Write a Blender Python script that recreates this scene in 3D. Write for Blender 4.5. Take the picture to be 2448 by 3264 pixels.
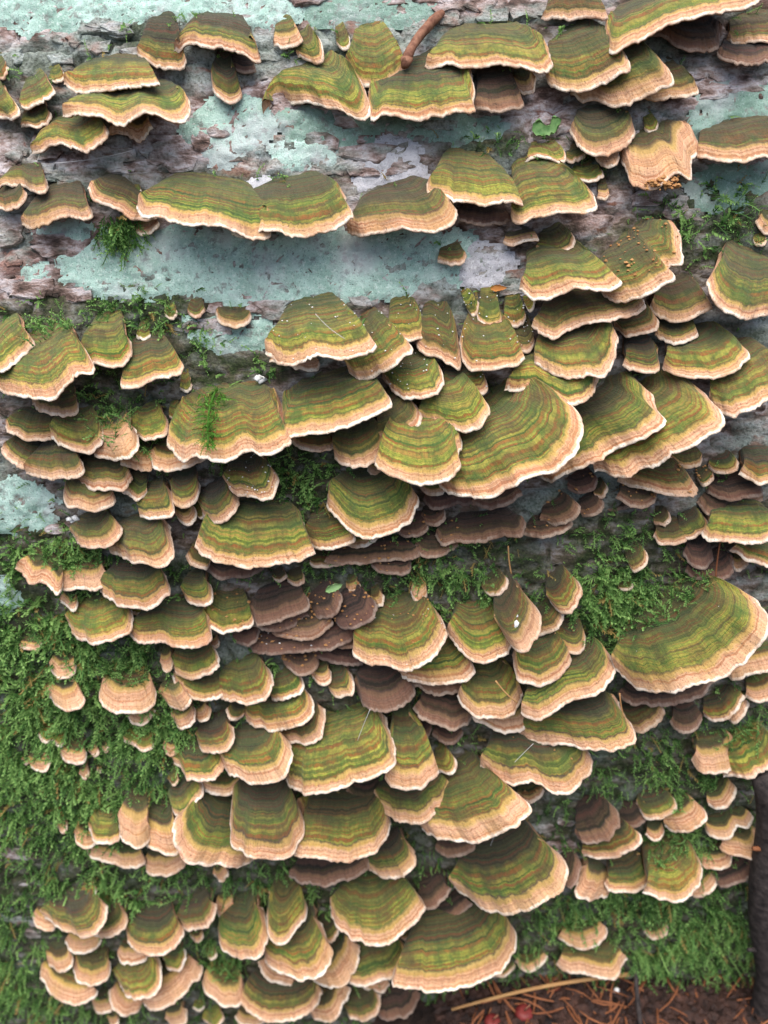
import bpy, math, random
import numpy as np
from math import radians, sin, cos, tan, pi, sqrt

# ------------------------------------------------------------------ reset
for o in list(bpy.data.objects):
    bpy.data.objects.remove(o, do_unlink=True)
scene = bpy.context.scene
COL = scene.collection
random.seed(7)
RNG = np.random.default_rng(11)

# ------------------------------------------------------------------ camera
W_PX, H_PX = 2448.0, 3264.0
PITCH = radians(32.0)
VFOV = radians(63.0)
DIST = 0.46
CAM = np.array([0.0, -DIST * cos(PITCH), DIST * sin(PITCH)])
FWD = np.array([0.0, cos(PITCH), -sin(PITCH)])
UPV = np.array([0.0, sin(PITCH), cos(PITCH)])
RGT = np.array([1.0, 0.0, 0.0])
F_PX = (H_PX / 2) / tan(VFOV / 2)

cam_d = bpy.data.cameras.new('camera')
cam_o = bpy.data.objects.new('camera', cam_d)
COL.objects.link(cam_o)
cam_o.location = CAM
cam_o.rotation_euler = (pi / 2 - PITCH, 0, 0)
cam_d.sensor_fit = 'VERTICAL'
cam_d.angle = VFOV
cam_d.clip_start = 0.01
cam_d.clip_end = 200
cam_d.dof.use_dof = True
cam_d.dof.focus_distance = 0.425
cam_d.dof.aperture_fstop = cam_d.lens / 5.0
scene.camera = cam_o

# ------------------------------------------------------------------ sky and soft overcast sun
SUN_EL, SUN_AZ = radians(76), radians(190)     # azimuth from +Y, clockwise
world = bpy.data.worlds.new('World')
scene.world = world
world.use_nodes = True
wn = world.node_tree.nodes
wl = world.node_tree.links
wn.clear()
sky = wn.new('ShaderNodeTexSky')
sky.sky_type = 'NISHITA'
sky.sun_disc = False
sky.sun_elevation = SUN_EL
sky.sun_rotation = SUN_AZ
sky.air_density = 1.0
sky.dust_density = 4.0
sky.ozone_density = 1.0
bg = wn.new('ShaderNodeBackground')
bg.inputs['Strength'].default_value = 0.07
wo = wn.new('ShaderNodeOutputWorld')
wl.new(sky.outputs[0], bg.inputs[0])
wl.new(bg.outputs[0], wo.inputs[0])
sun_d = bpy.data.lights.new('sun', 'SUN')
sun_d.energy = 1.5
sun_d.angle = radians(72)
sun_d.color = (1.0, 0.965, 0.93)
sun_o = bpy.data.objects.new('sun', sun_d)
COL.objects.link(sun_o)
from mathutils import Vector
sdir = Vector((sin(SUN_AZ) * cos(SUN_EL), cos(SUN_AZ) * cos(SUN_EL), sin(SUN_EL)))
sun_o.rotation_euler = sdir.to_track_quat('Z', 'Y').to_euler()
sun_o.location = (0, -1, 2)
vs = scene.view_settings
vs.view_transform = 'Standard'
vs.look = 'None'
vs.exposure = 1.64
vs.gamma = 1.0
vs.use_curve_mapping = False

# ------------------------------------------------------------------ numeric noise helpers
def _hash(ix, iy, seed):
    h = (ix.astype(np.int64) * 374761393 + iy.astype(np.int64) * 668265263 + seed * 974711) & 0x7fffffff
    h = ((h ^ (h >> 13)) * 1274126177) & 0x7fffffff
    return ((h ^ (h >> 16)) & 0xffff) / 65535.0

def vnoise(x, y, seed=0):
    x = np.asarray(x, float); y = np.asarray(y, float)
    ix = np.floor(x); iy = np.floor(y)
    fx = x - ix; fy = y - iy
    fx = fx * fx * (3 - 2 * fx); fy = fy * fy * (3 - 2 * fy)
    a = _hash(ix, iy, seed); b = _hash(ix + 1, iy, seed)
    c = _hash(ix, iy + 1, seed); d = _hash(ix + 1, iy + 1, seed)
    return (a * (1 - fx) + b * fx) * (1 - fy) + (c * (1 - fx) + d * fx) * fy

def fbm(x, y, seed=0, octs=4, gain=0.5):
    t = 0.0; amp = 1.0; tot = 0.0
    for o in range(octs):
        t = t + amp * vnoise(np.asarray(x) * 2 ** o + 17.3 * o, np.asarray(y) * 2 ** o - 9.1 * o, seed + o)
        tot += amp; amp *= gain
    return t / tot

def cracks(x, y, seed=0):
    """distance between the two nearest jittered cell points: small in the cracks"""
    ix = np.floor(x); iy = np.floor(y)
    d1 = np.full(np.shape(x), 9.0); d2 = np.full(np.shape(x), 9.0)
    for dx in (-1, 0, 1):
        for dy in (-1, 0, 1):
            cx = ix + dx; cy = iy + dy
            px = cx + _hash(cx, cy, seed); py = cy + _hash(cx, cy, seed + 5)
            d = np.hypot(x - px, y - py)
            nd1 = np.minimum(d1, d)
            d2 = np.minimum(d2, np.maximum(d1, d)); d1 = nd1
    return d2 - d1

def sstep(a, b, x):
    t = np.clip((np.asarray(x, float) - a) / (b - a), 0, 1)
    return t * t * (3 - 2 * t)

# ------------------------------------------------------------------ profile of the log (y, z) against arc length
PROF_A = np.concatenate([np.linspace(-0.62, 0.55, 586), np.linspace(0.55, 3.2, 100)[1:]])
def _elev(a):
    up = np.radians(15) + a / 0.80
    dn = np.radians(15) + a / 2.2
    return np.minimum(np.where(a > 0, up, dn), np.radians(182))
_e = _elev(PROF_A)
_da = np.diff(PROF_A)
_em = (_e[1:] + _e[:-1]) / 2
_py = np.concatenate([[0], np.cumsum(np.sin(_em) * _da)])
_pz = np.concatenate([[0], np.cumsum(np.cos(_em) * _da)])
_i0 = np.argmin(np.abs(PROF_A))
PROF_Y = _py - np.interp(0, PROF_A, _py)
PROF_Z = _pz - np.interp(0, PROF_A, _pz)
GROUND_Z = -0.352

def on_log(x, a, off=0.0):
    """point of the log's smooth skin at length x and girth a, lifted by off"""
    y = np.interp(a, PROF_A, PROF_Y); z = np.interp(a, PROF_A, PROF_Z); e = np.interp(a, PROF_A, _e)
    return np.stack([x + 0 * y, y - np.cos(e) * off, z + np.sin(e) * off], -1)

def ray(px, py):
    d = FWD + RGT * ((px - W_PX / 2) / F_PX) + UPV * ((H_PX / 2 - py) / F_PX)
    return d

def hit_log(px, py):
    """girth and point where the sight line of a photo pixel meets the log"""
    d = ray(px, py)
    # signed side of the sight line in the y-z plane
    m = PROF_A < 0.9
    side = (PROF_Y[m] - CAM[1]) * d[2] - (PROF_Z[m] - CAM[2]) * d[1]
    s = np.where(np.sign(side[:-1]) != np.sign(side[1:]))[0]
    if len(s) == 0:
        i = int(np.argmin(np.abs(side))); a = PROF_A[m][i]
    else:
        best = None
        for i in s:
            f = side[i] / (side[i] - side[i + 1])
            a_ = PROF_A[i] + f * (PROF_A[i + 1] - PROF_A[i])
            y = np.interp(a_, PROF_A, PROF_Y)
            t = (y - CAM[1]) / d[1]
            if t > 0 and (best is None or t < best[0]):
                best = (t, a_)
        a = best[1] if best else 0.0
    y = np.interp(a, PROF_A, PROF_Y)
    t = (y - CAM[1]) / d[1]
    return a, CAM + d * t

# ------------------------------------------------------------------ object helpers
def mesh_obj(name, verts, faces, mat, parent=None, smooth=True, normals=None, loc=None, attrs=None):
    me = bpy.data.meshes.new(name)
    v = np.asarray(verts, float)
    if loc is not None:
        v = v - np.asarray(loc)
    me.from_pydata([tuple(p) for p in v], [], [tuple(int(i) for i in f) for f in faces])
    if attrs:
        for k, arr in attrs.items():
            arr = np.asarray(arr, np.float32)
            if arr.ndim == 1:
                at = me.attributes.new(k, 'FLOAT', 'POINT'); at.data.foreach_set('value', arr)
            else:
                at = me.attributes.new(k, 'FLOAT_VECTOR', 'POINT'); at.data.foreach_set('vector', arr.ravel())
    if smooth:
        me.polygons.foreach_set('use_smooth', np.ones(len(me.polygons), bool))
    me.materials.append(mat)
    me.update()
    if normals is not None:
        me.normals_split_custom_set_from_vertices([tuple(n) for n in normals])
    o = bpy.data.objects.new(name, me)
    COL.objects.link(o)
    if loc is not None and parent is None:
        o.location = loc
    if parent is not None:
        o.parent = parent
    return o

def fast_mesh(name, verts, faces, mat, smooth=False, attrs=None):
    """large arrays, all faces with the same number of corners"""
    me = bpy.data.meshes.new(name)
    verts = np.asarray(verts, np.float32); faces = np.asarray(faces, np.int32)
    n = faces.shape[1]
    me.vertices.add(len(verts)); me.vertices.foreach_set('co', verts.ravel())
    me.loops.add(faces.size); me.loops.foreach_set('vertex_index', faces.ravel())
    me.polygons.add(len(faces))
    me.polygons.foreach_set('loop_start', np.arange(0, faces.size, n, dtype=np.int32))
    me.polygons.foreach_set('loop_total', np.full(len(faces), n, np.int32))
    me.polygons.foreach_set('use_smooth', np.full(len(faces), smooth, bool))
    if attrs:
        for k, arr in attrs.items():
            arr = np.asarray(arr, np.float32)
            if arr.ndim == 1:
                at = me.attributes.new(k, 'FLOAT', 'POINT'); at.data.foreach_set('value', arr)
            else:
                at = me.attributes.new(k, 'FLOAT_VECTOR', 'POINT'); at.data.foreach_set('vector', arr.ravel())
    me.materials.append(mat)
    me.update(calc_edges=True)
    me.validate()
    o = bpy.data.objects.new(name, me)
    COL.objects.link(o)
    return o

def tag(o, label=None, cat=None, group=None, kind=None):
    if label: o['label'] = label
    if cat: o['category'] = cat
    if group: o['group'] = group
    if kind: o['kind'] = kind
    return o

def tube(points, radii, sides=8, wob=0.0, seed=0, flat=1.0):
    """closed tapered tube along points"""
    pts = np.asarray(points, float); n = len(pts)
    rad = np.broadcast_to(np.asarray(radii, float), (n,))
    tan_ = np.gradient(pts, axis=0)
    tan_ /= np.linalg.norm(tan_, axis=1)[:, None]
    ref = np.array([0.3, 0.2, 1.0]) if abs(tan_[0][2]) < 0.8 else np.array([1.0, 0.2, 0.1])
    vs_, fs = [], []
    rr = np.random.default_rng(seed)
    for i in range(n):
        u = np.cross(tan_[i], ref); u /= np.linalg.norm(u)
        w = np.cross(tan_[i], u)
        for k in range(sides):
            a = 2 * pi * k / sides
            r = rad[i] * (1 + wob * (rr.random() - 0.5))
            vs_.append(pts[i] + u * cos(a) * r + w * sin(a) * r * flat)
    for i in range(n - 1):
        for k in range(sides):
            k2 = (k + 1) % sides
            fs.append((i * sides + k, i * sides + k2, (i + 1) * sides + k2, (i + 1) * sides + k))
    fs.append(tuple(range(sides))[::-1])
    fs.append(tuple((n - 1) * sides + k for k in range(sides)))
    return np.array(vs_), fs

def bend(p0, p1, n=8, sag=0.0, side=0.0):
    p0 = np.asarray(p0, float); p1 = np.asarray(p1, float)
    t = np.linspace(0, 1, n)[:, None]
    p = p0 + (p1 - p0) * t
    d = p1 - p0
    nrm = np.cross(d, [0, -0.6, 0.8]); nrm = nrm / (np.linalg.norm(nrm) + 1e-9) * np.linalg.norm(d)
    return p + nrm * (np.sin(t * pi) * side) + np.array([0, 0, 1.0]) * (np.sin(t * pi) * sag * np.linalg.norm(d))

# ------------------------------------------------------------------ materials
class NT:
    def __init__(self, name):
        self.m = bpy.data.materials.new(name); self.m.use_nodes = True
        self.n = self.m.node_tree.nodes; self.l = self.m.node_tree.links
        self.n.clear()
        self.out = self.n.new('ShaderNodeOutputMaterial')
        self.b = self.n.new('ShaderNodeBsdfPrincipled')
        self.l.new(self.b.outputs[0], self.out.inputs[0])
        self.b.inputs['Specular IOR Level'].default_value = 0.25
    def _set(self, sock, v):
        if hasattr(v, 'is_output'): self.l.new(v, sock)
        elif isinstance(v, (tuple, list)) and len(v) == 3 and sock.type == 'RGBA': sock.default_value = (*v, 1)
        else: sock.default_value = v
    def node(self, t, out=0, **kw):
        nd = self.n.new(t)
        for k, v in kw.items():
            if k.startswith('i_'):
                key = k[2:]
                key = int(key) if key.isdigit() else key.replace('_', ' ')
                self._set(nd.inputs[key], v)
            else: setattr(nd, k, v)
        return nd.outputs[out] if out is not None else nd
    def math(self, op, a, b=0.5, clamp=False):
        nd = self.n.new('ShaderNodeMath'); nd.operation = op; nd.use_clamp = clamp
        self._set(nd.inputs[0], a); self._set(nd.inputs[1], b)
        return nd.outputs[0]
    def mix(self, f, a, b, mode='MIX'):
        nd = self.n.new('ShaderNodeMix'); nd.data_type = 'RGBA'; nd.blend_type = mode
        self._set(nd.inputs[0], f); self._set(nd.inputs[6], a); self._set(nd.inputs[7], b)
        return nd.outputs[2]
    def ramp(self, f, stops, interp='LINEAR'):
        nd = self.n.new('ShaderNodeValToRGB'); nd.color_ramp.interpolation = interp
        cr = nd.color_ramp
        while len(cr.elements) > 1: cr.elements.remove(cr.elements[-1])
        cr.elements[0].position = stops[0][0]; c = stops[0][1]
        cr.elements[0].color = (c, c, c, 1) if not isinstance(c, tuple) else (*c, 1)
        for p, c in stops[1:]:
            e = cr.elements.new(p); e.color = (c, c, c, 1) if not isinstance(c, tuple) else (*c, 1)
        self._set(nd.inputs[0], f)
        return nd.outputs[0]
    def noise(self, vec, scale, detail=3, rough=0.55, w=None, dist=0.0):
        nd = self.n.new('ShaderNodeTexNoise')
        if w is not None and vec is None:
            nd.noise_dimensions = '1D'; self._set(nd.inputs['W'], w)
        elif w is not None:
            nd.noise_dimensions = '4D'; self._set(nd.inputs['W'], w); self.l.new(vec, nd.inputs['Vector'])
        elif vec is not None: self.l.new(vec, nd.inputs['Vector'])
        nd.inputs['Scale'].default_value = scale; nd.inputs['Detail'].default_value = detail
        nd.inputs['Roughness'].default_value = rough; nd.inputs['Distortion'].default_value = dist
        return nd.outputs[0]
    def bump(self, h, strength, dist):
        nd = self.n.new('ShaderNodeBump'); nd.inputs['Strength'].default_value = strength
        nd.inputs['Distance'].default_value = dist
        self.l.new(h, nd.inputs['Height']); self.l.new(nd.outputs[0], self.b.inputs['Normal'])
    def coord(self):
        return self.node('ShaderNodeTexCoord', out=3)
    def geo(self):
        return self.node('ShaderNodeNewGeometry', out=0)      # world position
    def col(self, c, rough=0.8):
        self._set(self.b.inputs['Base Color'], c); self._set(self.b.inputs['Roughness'], rough)
        return self.m

def simple(name, c1, c2, scale=300.0, rough=0.75, bump=0.3, dist=0.0006):
    t = NT(name)
    n = t.noise(t.geo(), scale, 4, 0.6)
    t.col(t.mix(t.ramp(n, [(0.3, 0.0), (0.7, 1.0)]), c1, c2), rough)
    t.bump(n, bump, dist)
    return t.m

def make_cap():
    t = NT('fungus_cap')
    at = t.n.new('ShaderNodeAttribute'); at.attribute_name = 'zone'
    sep = t.n.new('ShaderNodeSeparateXYZ'); t.l.new(at.outputs['Vector'], sep.inputs[0])
    s_mm, c, dmm = sep.outputs[0], sep.outputs[1], sep.outputs[2]
    oi = t.n.new('ShaderNodeObjectInfo')
    rnd = oi.outputs['Random']
    oc = t.n.new('ShaderNodeSeparateColor'); t.l.new(oi.outputs['Color'], oc.inputs[0])
    brown, marg, yel = oc.outputs[0], oc.outputs[1], oc.outputs[2]
    pos = t.geo()
    seed = t.math('MULTIPLY', rnd, 173.0)
    # wobble of the zones
    wob = t.math('SUBTRACT', t.noise(pos, 90, 3, 0.55), 0.5)
    wob2 = t.math('SUBTRACT', t.noise(pos, 420, 3, 0.6), 0.5)
    cw = t.math('ADD', c, t.math('ADD', t.math('MULTIPLY', wob, 0.10), t.math('MULTIPLY', wob2, 0.05)))
    dw = t.math('ADD', dmm, t.math('ADD', t.math('MULTIPLY', wob, 1.7), t.math('MULTIPLY', wob2, 1.5)))
    # zones counted in millimetres from the margin
    band = t.noise(None, 1.0, 1.0, 0.6, w=t.math('ADD', t.math('MULTIPLY', dw, t.math('ADD', 0.17, t.math('MULTIPLY', rnd, 0.17))), seed))
    band2 = t.noise(None, 1.0, 1.0, 0.6, w=t.math('ADD', t.math('MULTIPLY', dw, 0.50), t.math('ADD', seed, 31.0)))
    green = t.ramp(band, [(0.28, (0.020, 0.034, 0.008)), (0.37, (0.045, 0.085, 0.013)), (0.42, (0.11, 0.165, 0.018)),
                          (0.47, (0.18, 0.20, 0.024)), (0.50, (0.060, 0.085, 0.014)), (0.55, (0.22, 0.145, 0.024)), (0.58, (0.24, 0.082, 0.016)),
                          (0.62, (0.080, 0.105, 0.017)), (0.70, (0.024, 0.030, 0.010))])
    yellow = t.ramp(band, [(0.28, (0.060, 0.095, 0.012)), (0.38, (0.18, 0.22, 0.022)), (0.45, (0.38, 0.35, 0.055)),
                           (0.50, (0.16, 0.185, 0.020)), (0.56, (0.40, 0.29, 0.06)), (0.61, (0.14, 0.16, 0.02)), (0.70, (0.27, 0.16, 0.035))])
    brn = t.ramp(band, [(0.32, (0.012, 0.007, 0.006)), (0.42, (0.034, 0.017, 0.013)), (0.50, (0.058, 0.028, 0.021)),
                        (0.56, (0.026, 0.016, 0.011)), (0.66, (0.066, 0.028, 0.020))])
    # young tissue next to the margin is yellower, old tissue browner
    yy = t.math('ADD', yel, t.ramp(cw, [(0.15, 0.35), (0.55, -0.0)]), clamp=True)
    base = t.mix(yy, green, yellow)
    base = t.mix(t.ramp(band2, [(0.54, 0.0), (0.66, 0.6)]), base, (0.032, 0.048, 0.012))
    rr2 = t.math('FRACT', t.math('MULTIPLY', rnd, 37.7))
    b3 = t.noise(None, 1.0, 1.0, 0.6, w=t.math('ADD', t.math('MULTIPLY', dw, 0.33), t.math('ADD', seed, 77.0)))
    base = t.mix(t.ramp(t.math('SUBTRACT', b3, t.math('MULTIPLY', rr2, 0.09)), [(0.36, 0.85), (0.43, 0.0)]), base, (0.24, 0.082, 0.018))
    base = t.mix(t.ramp(t.math('ADD', b3, t.math('MULTIPLY', rr2, 0.05)), [(0.58, 0.0), (0.65, 0.75)]), base, (0.29, 0.26, 0.042))
    # green algae in flecks and clouds
    alg = t.noise(pos, 650, 4, 0.7)
    base = t.mix(t.ramp(alg, [(0.50, 0.0), (0.62, 0.55)]), base, (0.070, 0.135, 0.020))
    base = t.mix(t.ramp(t.noise(pos, 110, 3, 0.6, w=seed), [(0.46, 0.0), (0.62, 0.75)]), base, (0.046, 0.095, 0.016))
    base = t.mix(t.ramp(t.noise(pos, 70, 3, 0.6, w=t.math('ADD', seed, 9.0)), [(0.52, 0.0), (0.68, 0.7)]), base, (0.085, 0.050, 0.018))
    # aged algae-dark tissue towards the attachment, plus painted-in shade at the cap's back
    ao = t.n.new('ShaderNodeAttribute'); ao.attribute_name = 'old_shade'
    old_shade_f = t.math('MULTIPLY', ao.outputs['Fac'], t.ramp(t.math('ADD', cw, t.math('MULTIPLY', wob, 0.35)), [(0.30, 0.0), (0.52, 0.9)]), clamp=True)
    base = t.mix(old_shade_f, base, t.ramp(band2, [(0.36, (0.075, 0.034, 0.014)), (0.44, (0.028, 0.034, 0.013)), (0.54, (0.040, 0.058, 0.020)), (0.60, (0.070, 0.055, 0.022)), (0.66, (0.020, 0.020, 0.010))]))
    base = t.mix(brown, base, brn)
    # tan growing zone
    tn = t.ramp(t.math('ADD', t.math('MULTIPLY', band2, 0.8), t.math('MULTIPLY', alg, 0.2)),
                [(0.32, (0.40, 0.175, 0.085)), (0.44, (0.50, 0.270, 0.150)), (0.54, (0.60, 0.37, 0.225)), (0.64, (0.48, 0.25, 0.13))])
    tn = t.mix(t.ramp(t.noise(pos, 60, 2, 0.5, w=seed), [(0.45, 0.0), (0.68, 0.45)]), tn, (0.40, 0.24, 0.075))
    tn_b = t.mix(0.5, tn, (0.20, 0.10, 0.065))
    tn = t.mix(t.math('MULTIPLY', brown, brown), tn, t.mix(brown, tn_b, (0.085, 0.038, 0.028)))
    e0 = t.math('DIVIDE', cw, marg)
    f_in = t.ramp(e0, [(0.82, 0.0), (1.0, 1.0)])
    golden = t.mix(t.ramp(e0, [(0.56, 0.0), (0.74, 0.8)]), tn, t.mix(brown, (0.40, 0.27, 0.06), (0.10, 0.052, 0.034)))
    rustl = t.ramp(e0, [(0.40, 0.0), (0.50, 0.45), (0.60, 0.0)])
    golden = t.mix(rustl, golden, t.mix(brown, (0.26, 0.10, 0.038), (0.07, 0.034, 0.024)))
    colr = t.mix(f_in, golden, base)
    line = t.math('MULTIPLY', t.ramp(e0, [(0.86, 0.0), (0.98, 0.75), (1.12, 0.6), (1.30, 0.0)]), ao.outputs['Fac'])
    colr = t.mix(line, colr, (0.060, 0.036, 0.030))
    # whitish margin
    wh = t.ramp(t.math('ADD', t.math('MULTIPLY', dmm, 0.75), t.math('MULTIPLY', wob2, 1.6)), [(0.35, 1.0), (1.0, 0.0)])
    wh = t.math('MULTIPLY', wh, t.math('SUBTRACT', 1.0, t.math('MULTIPLY', brown, 0.85)))
    wh = t.math('MULTIPLY', wh, t.ramp(t.noise(pos, 75, 3, 0.6, w=t.math('ADD', seed, 4.0)), [(0.36, 0.10), (0.60, 1.0)]))
    colr = t.mix(wh, colr, (0.86, 0.76, 0.62))
    # fine radial streaks
    cmb = t.n.new('ShaderNodeCombineXYZ')
    t._set(cmb.inputs[0], t.math('MULTIPLY', s_mm, 0.75)); t._set(cmb.inputs[1], t.math('MULTIPLY', dmm, 0.13)); t._set(cmb.inputs[2], seed)
    st = t.noise(cmb.outputs[0], 1.0, 3, 0.6)
    colr = t.mix(0.35, colr, t.mix(t.ramp(st, [(0.36, 0.0), (0.64, 1.0)]), (0.30, 0.30, 0.30), (0.70, 0.70, 0.70)), 'OVERLAY')
    # small dark ticks
    dk = t.noise(pos, 1300, 2, 0.5)
    colr = t.mix(t.ramp(dk, [(0.32, 0.6), (0.38, 0.0)]), colr, (0.03, 0.022, 0.012))
    t.col(colr, 0.82)
    t.b.inputs['Sheen Weight'].default_value = 0.10
    t.b.inputs['Sheen Roughness'].default_value = 0.6
    h = t.math('ADD', t.math('MULTIPLY', st, 0.9), t.math('ADD', t.math('MULTIPLY', band2, 0.35), t.math('MULTIPLY', alg, 0.9)))
    t.bump(h, 0.55, 0.0011)
    return t.m

def make_pore():
    t = NT('fungus_pores')
    pos = t.geo()
    oi = t.n.new('ShaderNodeObjectInfo')
    oc = t.n.new('ShaderNodeSeparateColor'); t.l.new(oi.outputs['Color'], oc.inputs[0])
    n = t.noise(pos, 160, 3); p = t.noise(pos, 1600, 2)
    c = t.mix(n, (0.50, 0.31, 0.19), (0.36, 0.20, 0.12))
    c = t.mix(oc.outputs[0], c, (0.15, 0.075, 0.05))
    c = t.mix(t.ramp(p, [(0.35, 0.5), (0.5, 0.0)]), c, (0.16, 0.09, 0.05))
    t.col(c, 0.85); t.bump(p, 0.5, 0.0005)
    return t.m

def make_bark():
    t = NT('bark')
    at = t.n.new('ShaderNodeAttribute'); at.attribute_name = 'moss'
    pos = t.geo()
    mp = t.n.new('ShaderNodeMapping'); mp.inputs['Scale'].default_value = (0.45, 1, 1); t.l.new(pos, mp.inputs['Vector'])
    v = mp.outputs[0]
    n1 = t.noise(v, 38, 4, 0.6); n2 = t.noise(v, 150, 5, 0.65); n3 = t.noise(pos, 700, 3, 0.6)
    c = t.ramp(n2, [(0.30, (0.035, 0.025, 0.022)), (0.40, (0.11, 0.070, 0.058)), (0.47, (0.24, 0.17, 0.15)), (0.54, (0.42, 0.35, 0.335)), (0.60, (0.52, 0.48, 0.49)), (0.68, (0.19, 0.11, 0.09))])
    c = t.mix(t.ramp(n1, [(0.47, 0.0), (0.60, 0.7)]), c, t.ramp(n3, [(0.35, (0.13, 0.19, 0.16)), (0.6, (0.32, 0.40, 0.37))]))
    c = t.mix(t.ramp(t.noise(v, 75, 3, 0.6), [(0.58, 0.0), (0.68, 0.75)]), c, (0.21, 0.075, 0.045))
    c = t.mix(t.ramp(t.noise(v, 52, 4, 0.7), [(0.34, 0.8), (0.44, 0.0)]), c, (0.030, 0.034, 0.024))
    g = t.math('MULTIPLY', at.outputs['Fac'], t.ramp(t.noise(pos, 120, 4, 0.6), [(0.25, 0.45), (0.6, 1.0)]), clamp=True)
    c = t.mix(g, c, t.ramp(n3, [(0.3, (0.012, 0.018, 0.008)), (0.5, (0.028, 0.042, 0.014)), (0.7, (0.06, 0.075, 0.03))]))
    c = t.mix(t.ramp(n3, [(0.28, 0.6), (0.40, 0.0)]), c, (0.03, 0.025, 0.02))
    t.col(c, 0.88)
    t.bump(t.math('ADD', n2, t.math('MULTIPLY', n3, 0.6)), 0.8, 0.0022)
    return t.m

def make_lichen(name, c1, c2, c3):
    t = NT(name)
    pos = t.geo()
    n1 = t.noise(pos, 55, 4, 0.6); n2 = t.noise(pos, 560, 5, 0.7); n3 = t.noise(pos, 1500, 3, 0.65)
    c = t.mix(t.ramp(n1, [(0.38, 0.0), (0.62, 1.0)]), c1, c2)
    c = t.mix(t.ramp(n2, [(0.52, 0.0), (0.66, 0.8)]), c, c3)
    c = t.mix(t.ramp(n3, [(0.33, 0.85), (0.42, 0.0)]), c, (0.07, 0.09, 0.08))
    c = t.mix(t.ramp(t.noise(pos, 190, 5, 0.7), [(0.36, 0.7), (0.45, 0.0)]), c, (0.17, 0.16, 0.15))
    c = t.mix(t.ramp(t.noise(pos, 26, 4, 0.6), [(0.52, 0.0), (0.66, 0.55)]), c, (0.50, 0.50, 0.52))
    t.col(c, 0.92)
    t.bump(t.math('ADD', n2, t.math('MULTIPLY', n3, 0.9)), 0.8, 0.0008)
    return t.m

def make_moss(name, dark, mid, lite):
    t = NT(name)
    at = t.n.new('ShaderNodeAttribute'); at.attribute_name = 'tint'
    c = t.ramp(at.outputs['Fac'], [(0.0, dark), (0.45, mid), (0.88, lite), (0.93, lite), (0.97, (0.30, 0.22, 0.07))])
    t.col(c, 0.7)
    tr = t.n.new('ShaderNodeBsdfTranslucent'); t.l.new(c, tr.inputs['Color'])
    mx = t.n.new('ShaderNodeMixShader'); mx.inputs[0].default_value = 0.3
    t.l.new(t.b.outputs[0], mx.inputs[1]); t.l.new(tr.outputs[0], mx.inputs[2]); t.l.new(mx.outputs[0], t.out.inputs[0])
    return t.m

M_CAP = make_cap()
M_PORE = make_pore()
M_BARK = make_bark()
M_LICH = {
    'mint': make_lichen('lichen_mint', (0.27, 0.42, 0.35), (0.41, 0.58, 0.51), (0.60, 0.72, 0.66)),
    'grey': make_lichen('lichen_grey', (0.17, 0.28, 0.22), (0.25, 0.37, 0.31), (0.38, 0.48, 0.43)),
    'white': make_lichen('lichen_white', (0.42, 0.42, 0.44), (0.55, 0.54, 0.57), (0.66, 0.68, 0.68)),
}
M_MOSS = make_moss('moss_green', (0.020, 0.048, 0.013), (0.080, 0.20, 0.045), (0.25, 0.42, 0.12))
M_SPRIG = make_moss('moss_bright', (0.03, 0.08, 0.01), (0.07, 0.20, 0.02), (0.14, 0.33, 0.05))
M_TWIG = simple('twig_bark', (0.10, 0.035, 0.02), (0.30, 0.15, 0.09), 260)
M_DARKBR = simple('branch_bark', (0.012, 0.010, 0.010), (0.06, 0.048, 0.044), 180, 0.8, 0.6, 0.003)
M_NEEDLE = simple('needle', (0.11, 0.035, 0.014), (0.27, 0.105, 0.045), 60)
M_STALK = simple('stalk', (0.30, 0.15, 0.06), (0.45, 0.27, 0.11), 60)
M_LEAF = simple('leaf_green', (0.05, 0.14, 0.035), (0.15, 0.27, 0.09), 350, 0.6)
M_BERRY = simple('berry_red', (0.10, 0.012, 0.012), (0.20, 0.035, 0.030), 200, 0.45, 0.1)
M_CRUMB = simple('wood_crumb', (0.26, 0.115, 0.035), (0.46, 0.25, 0.10), 400)
M_WHITE = simple('white_speck', (0.62, 0.62, 0.60), (0.78, 0.78, 0.76), 300)
M_WEB = simple('web_thread', (0.5, 0.5, 0.5), (0.6, 0.6, 0.6), 100, 0.4)
M_SOIL = simple('forest_floor', (0.010, 0.007, 0.006), (0.050, 0.028, 0.018), 45, 0.9, 1.0, 0.01)
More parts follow.
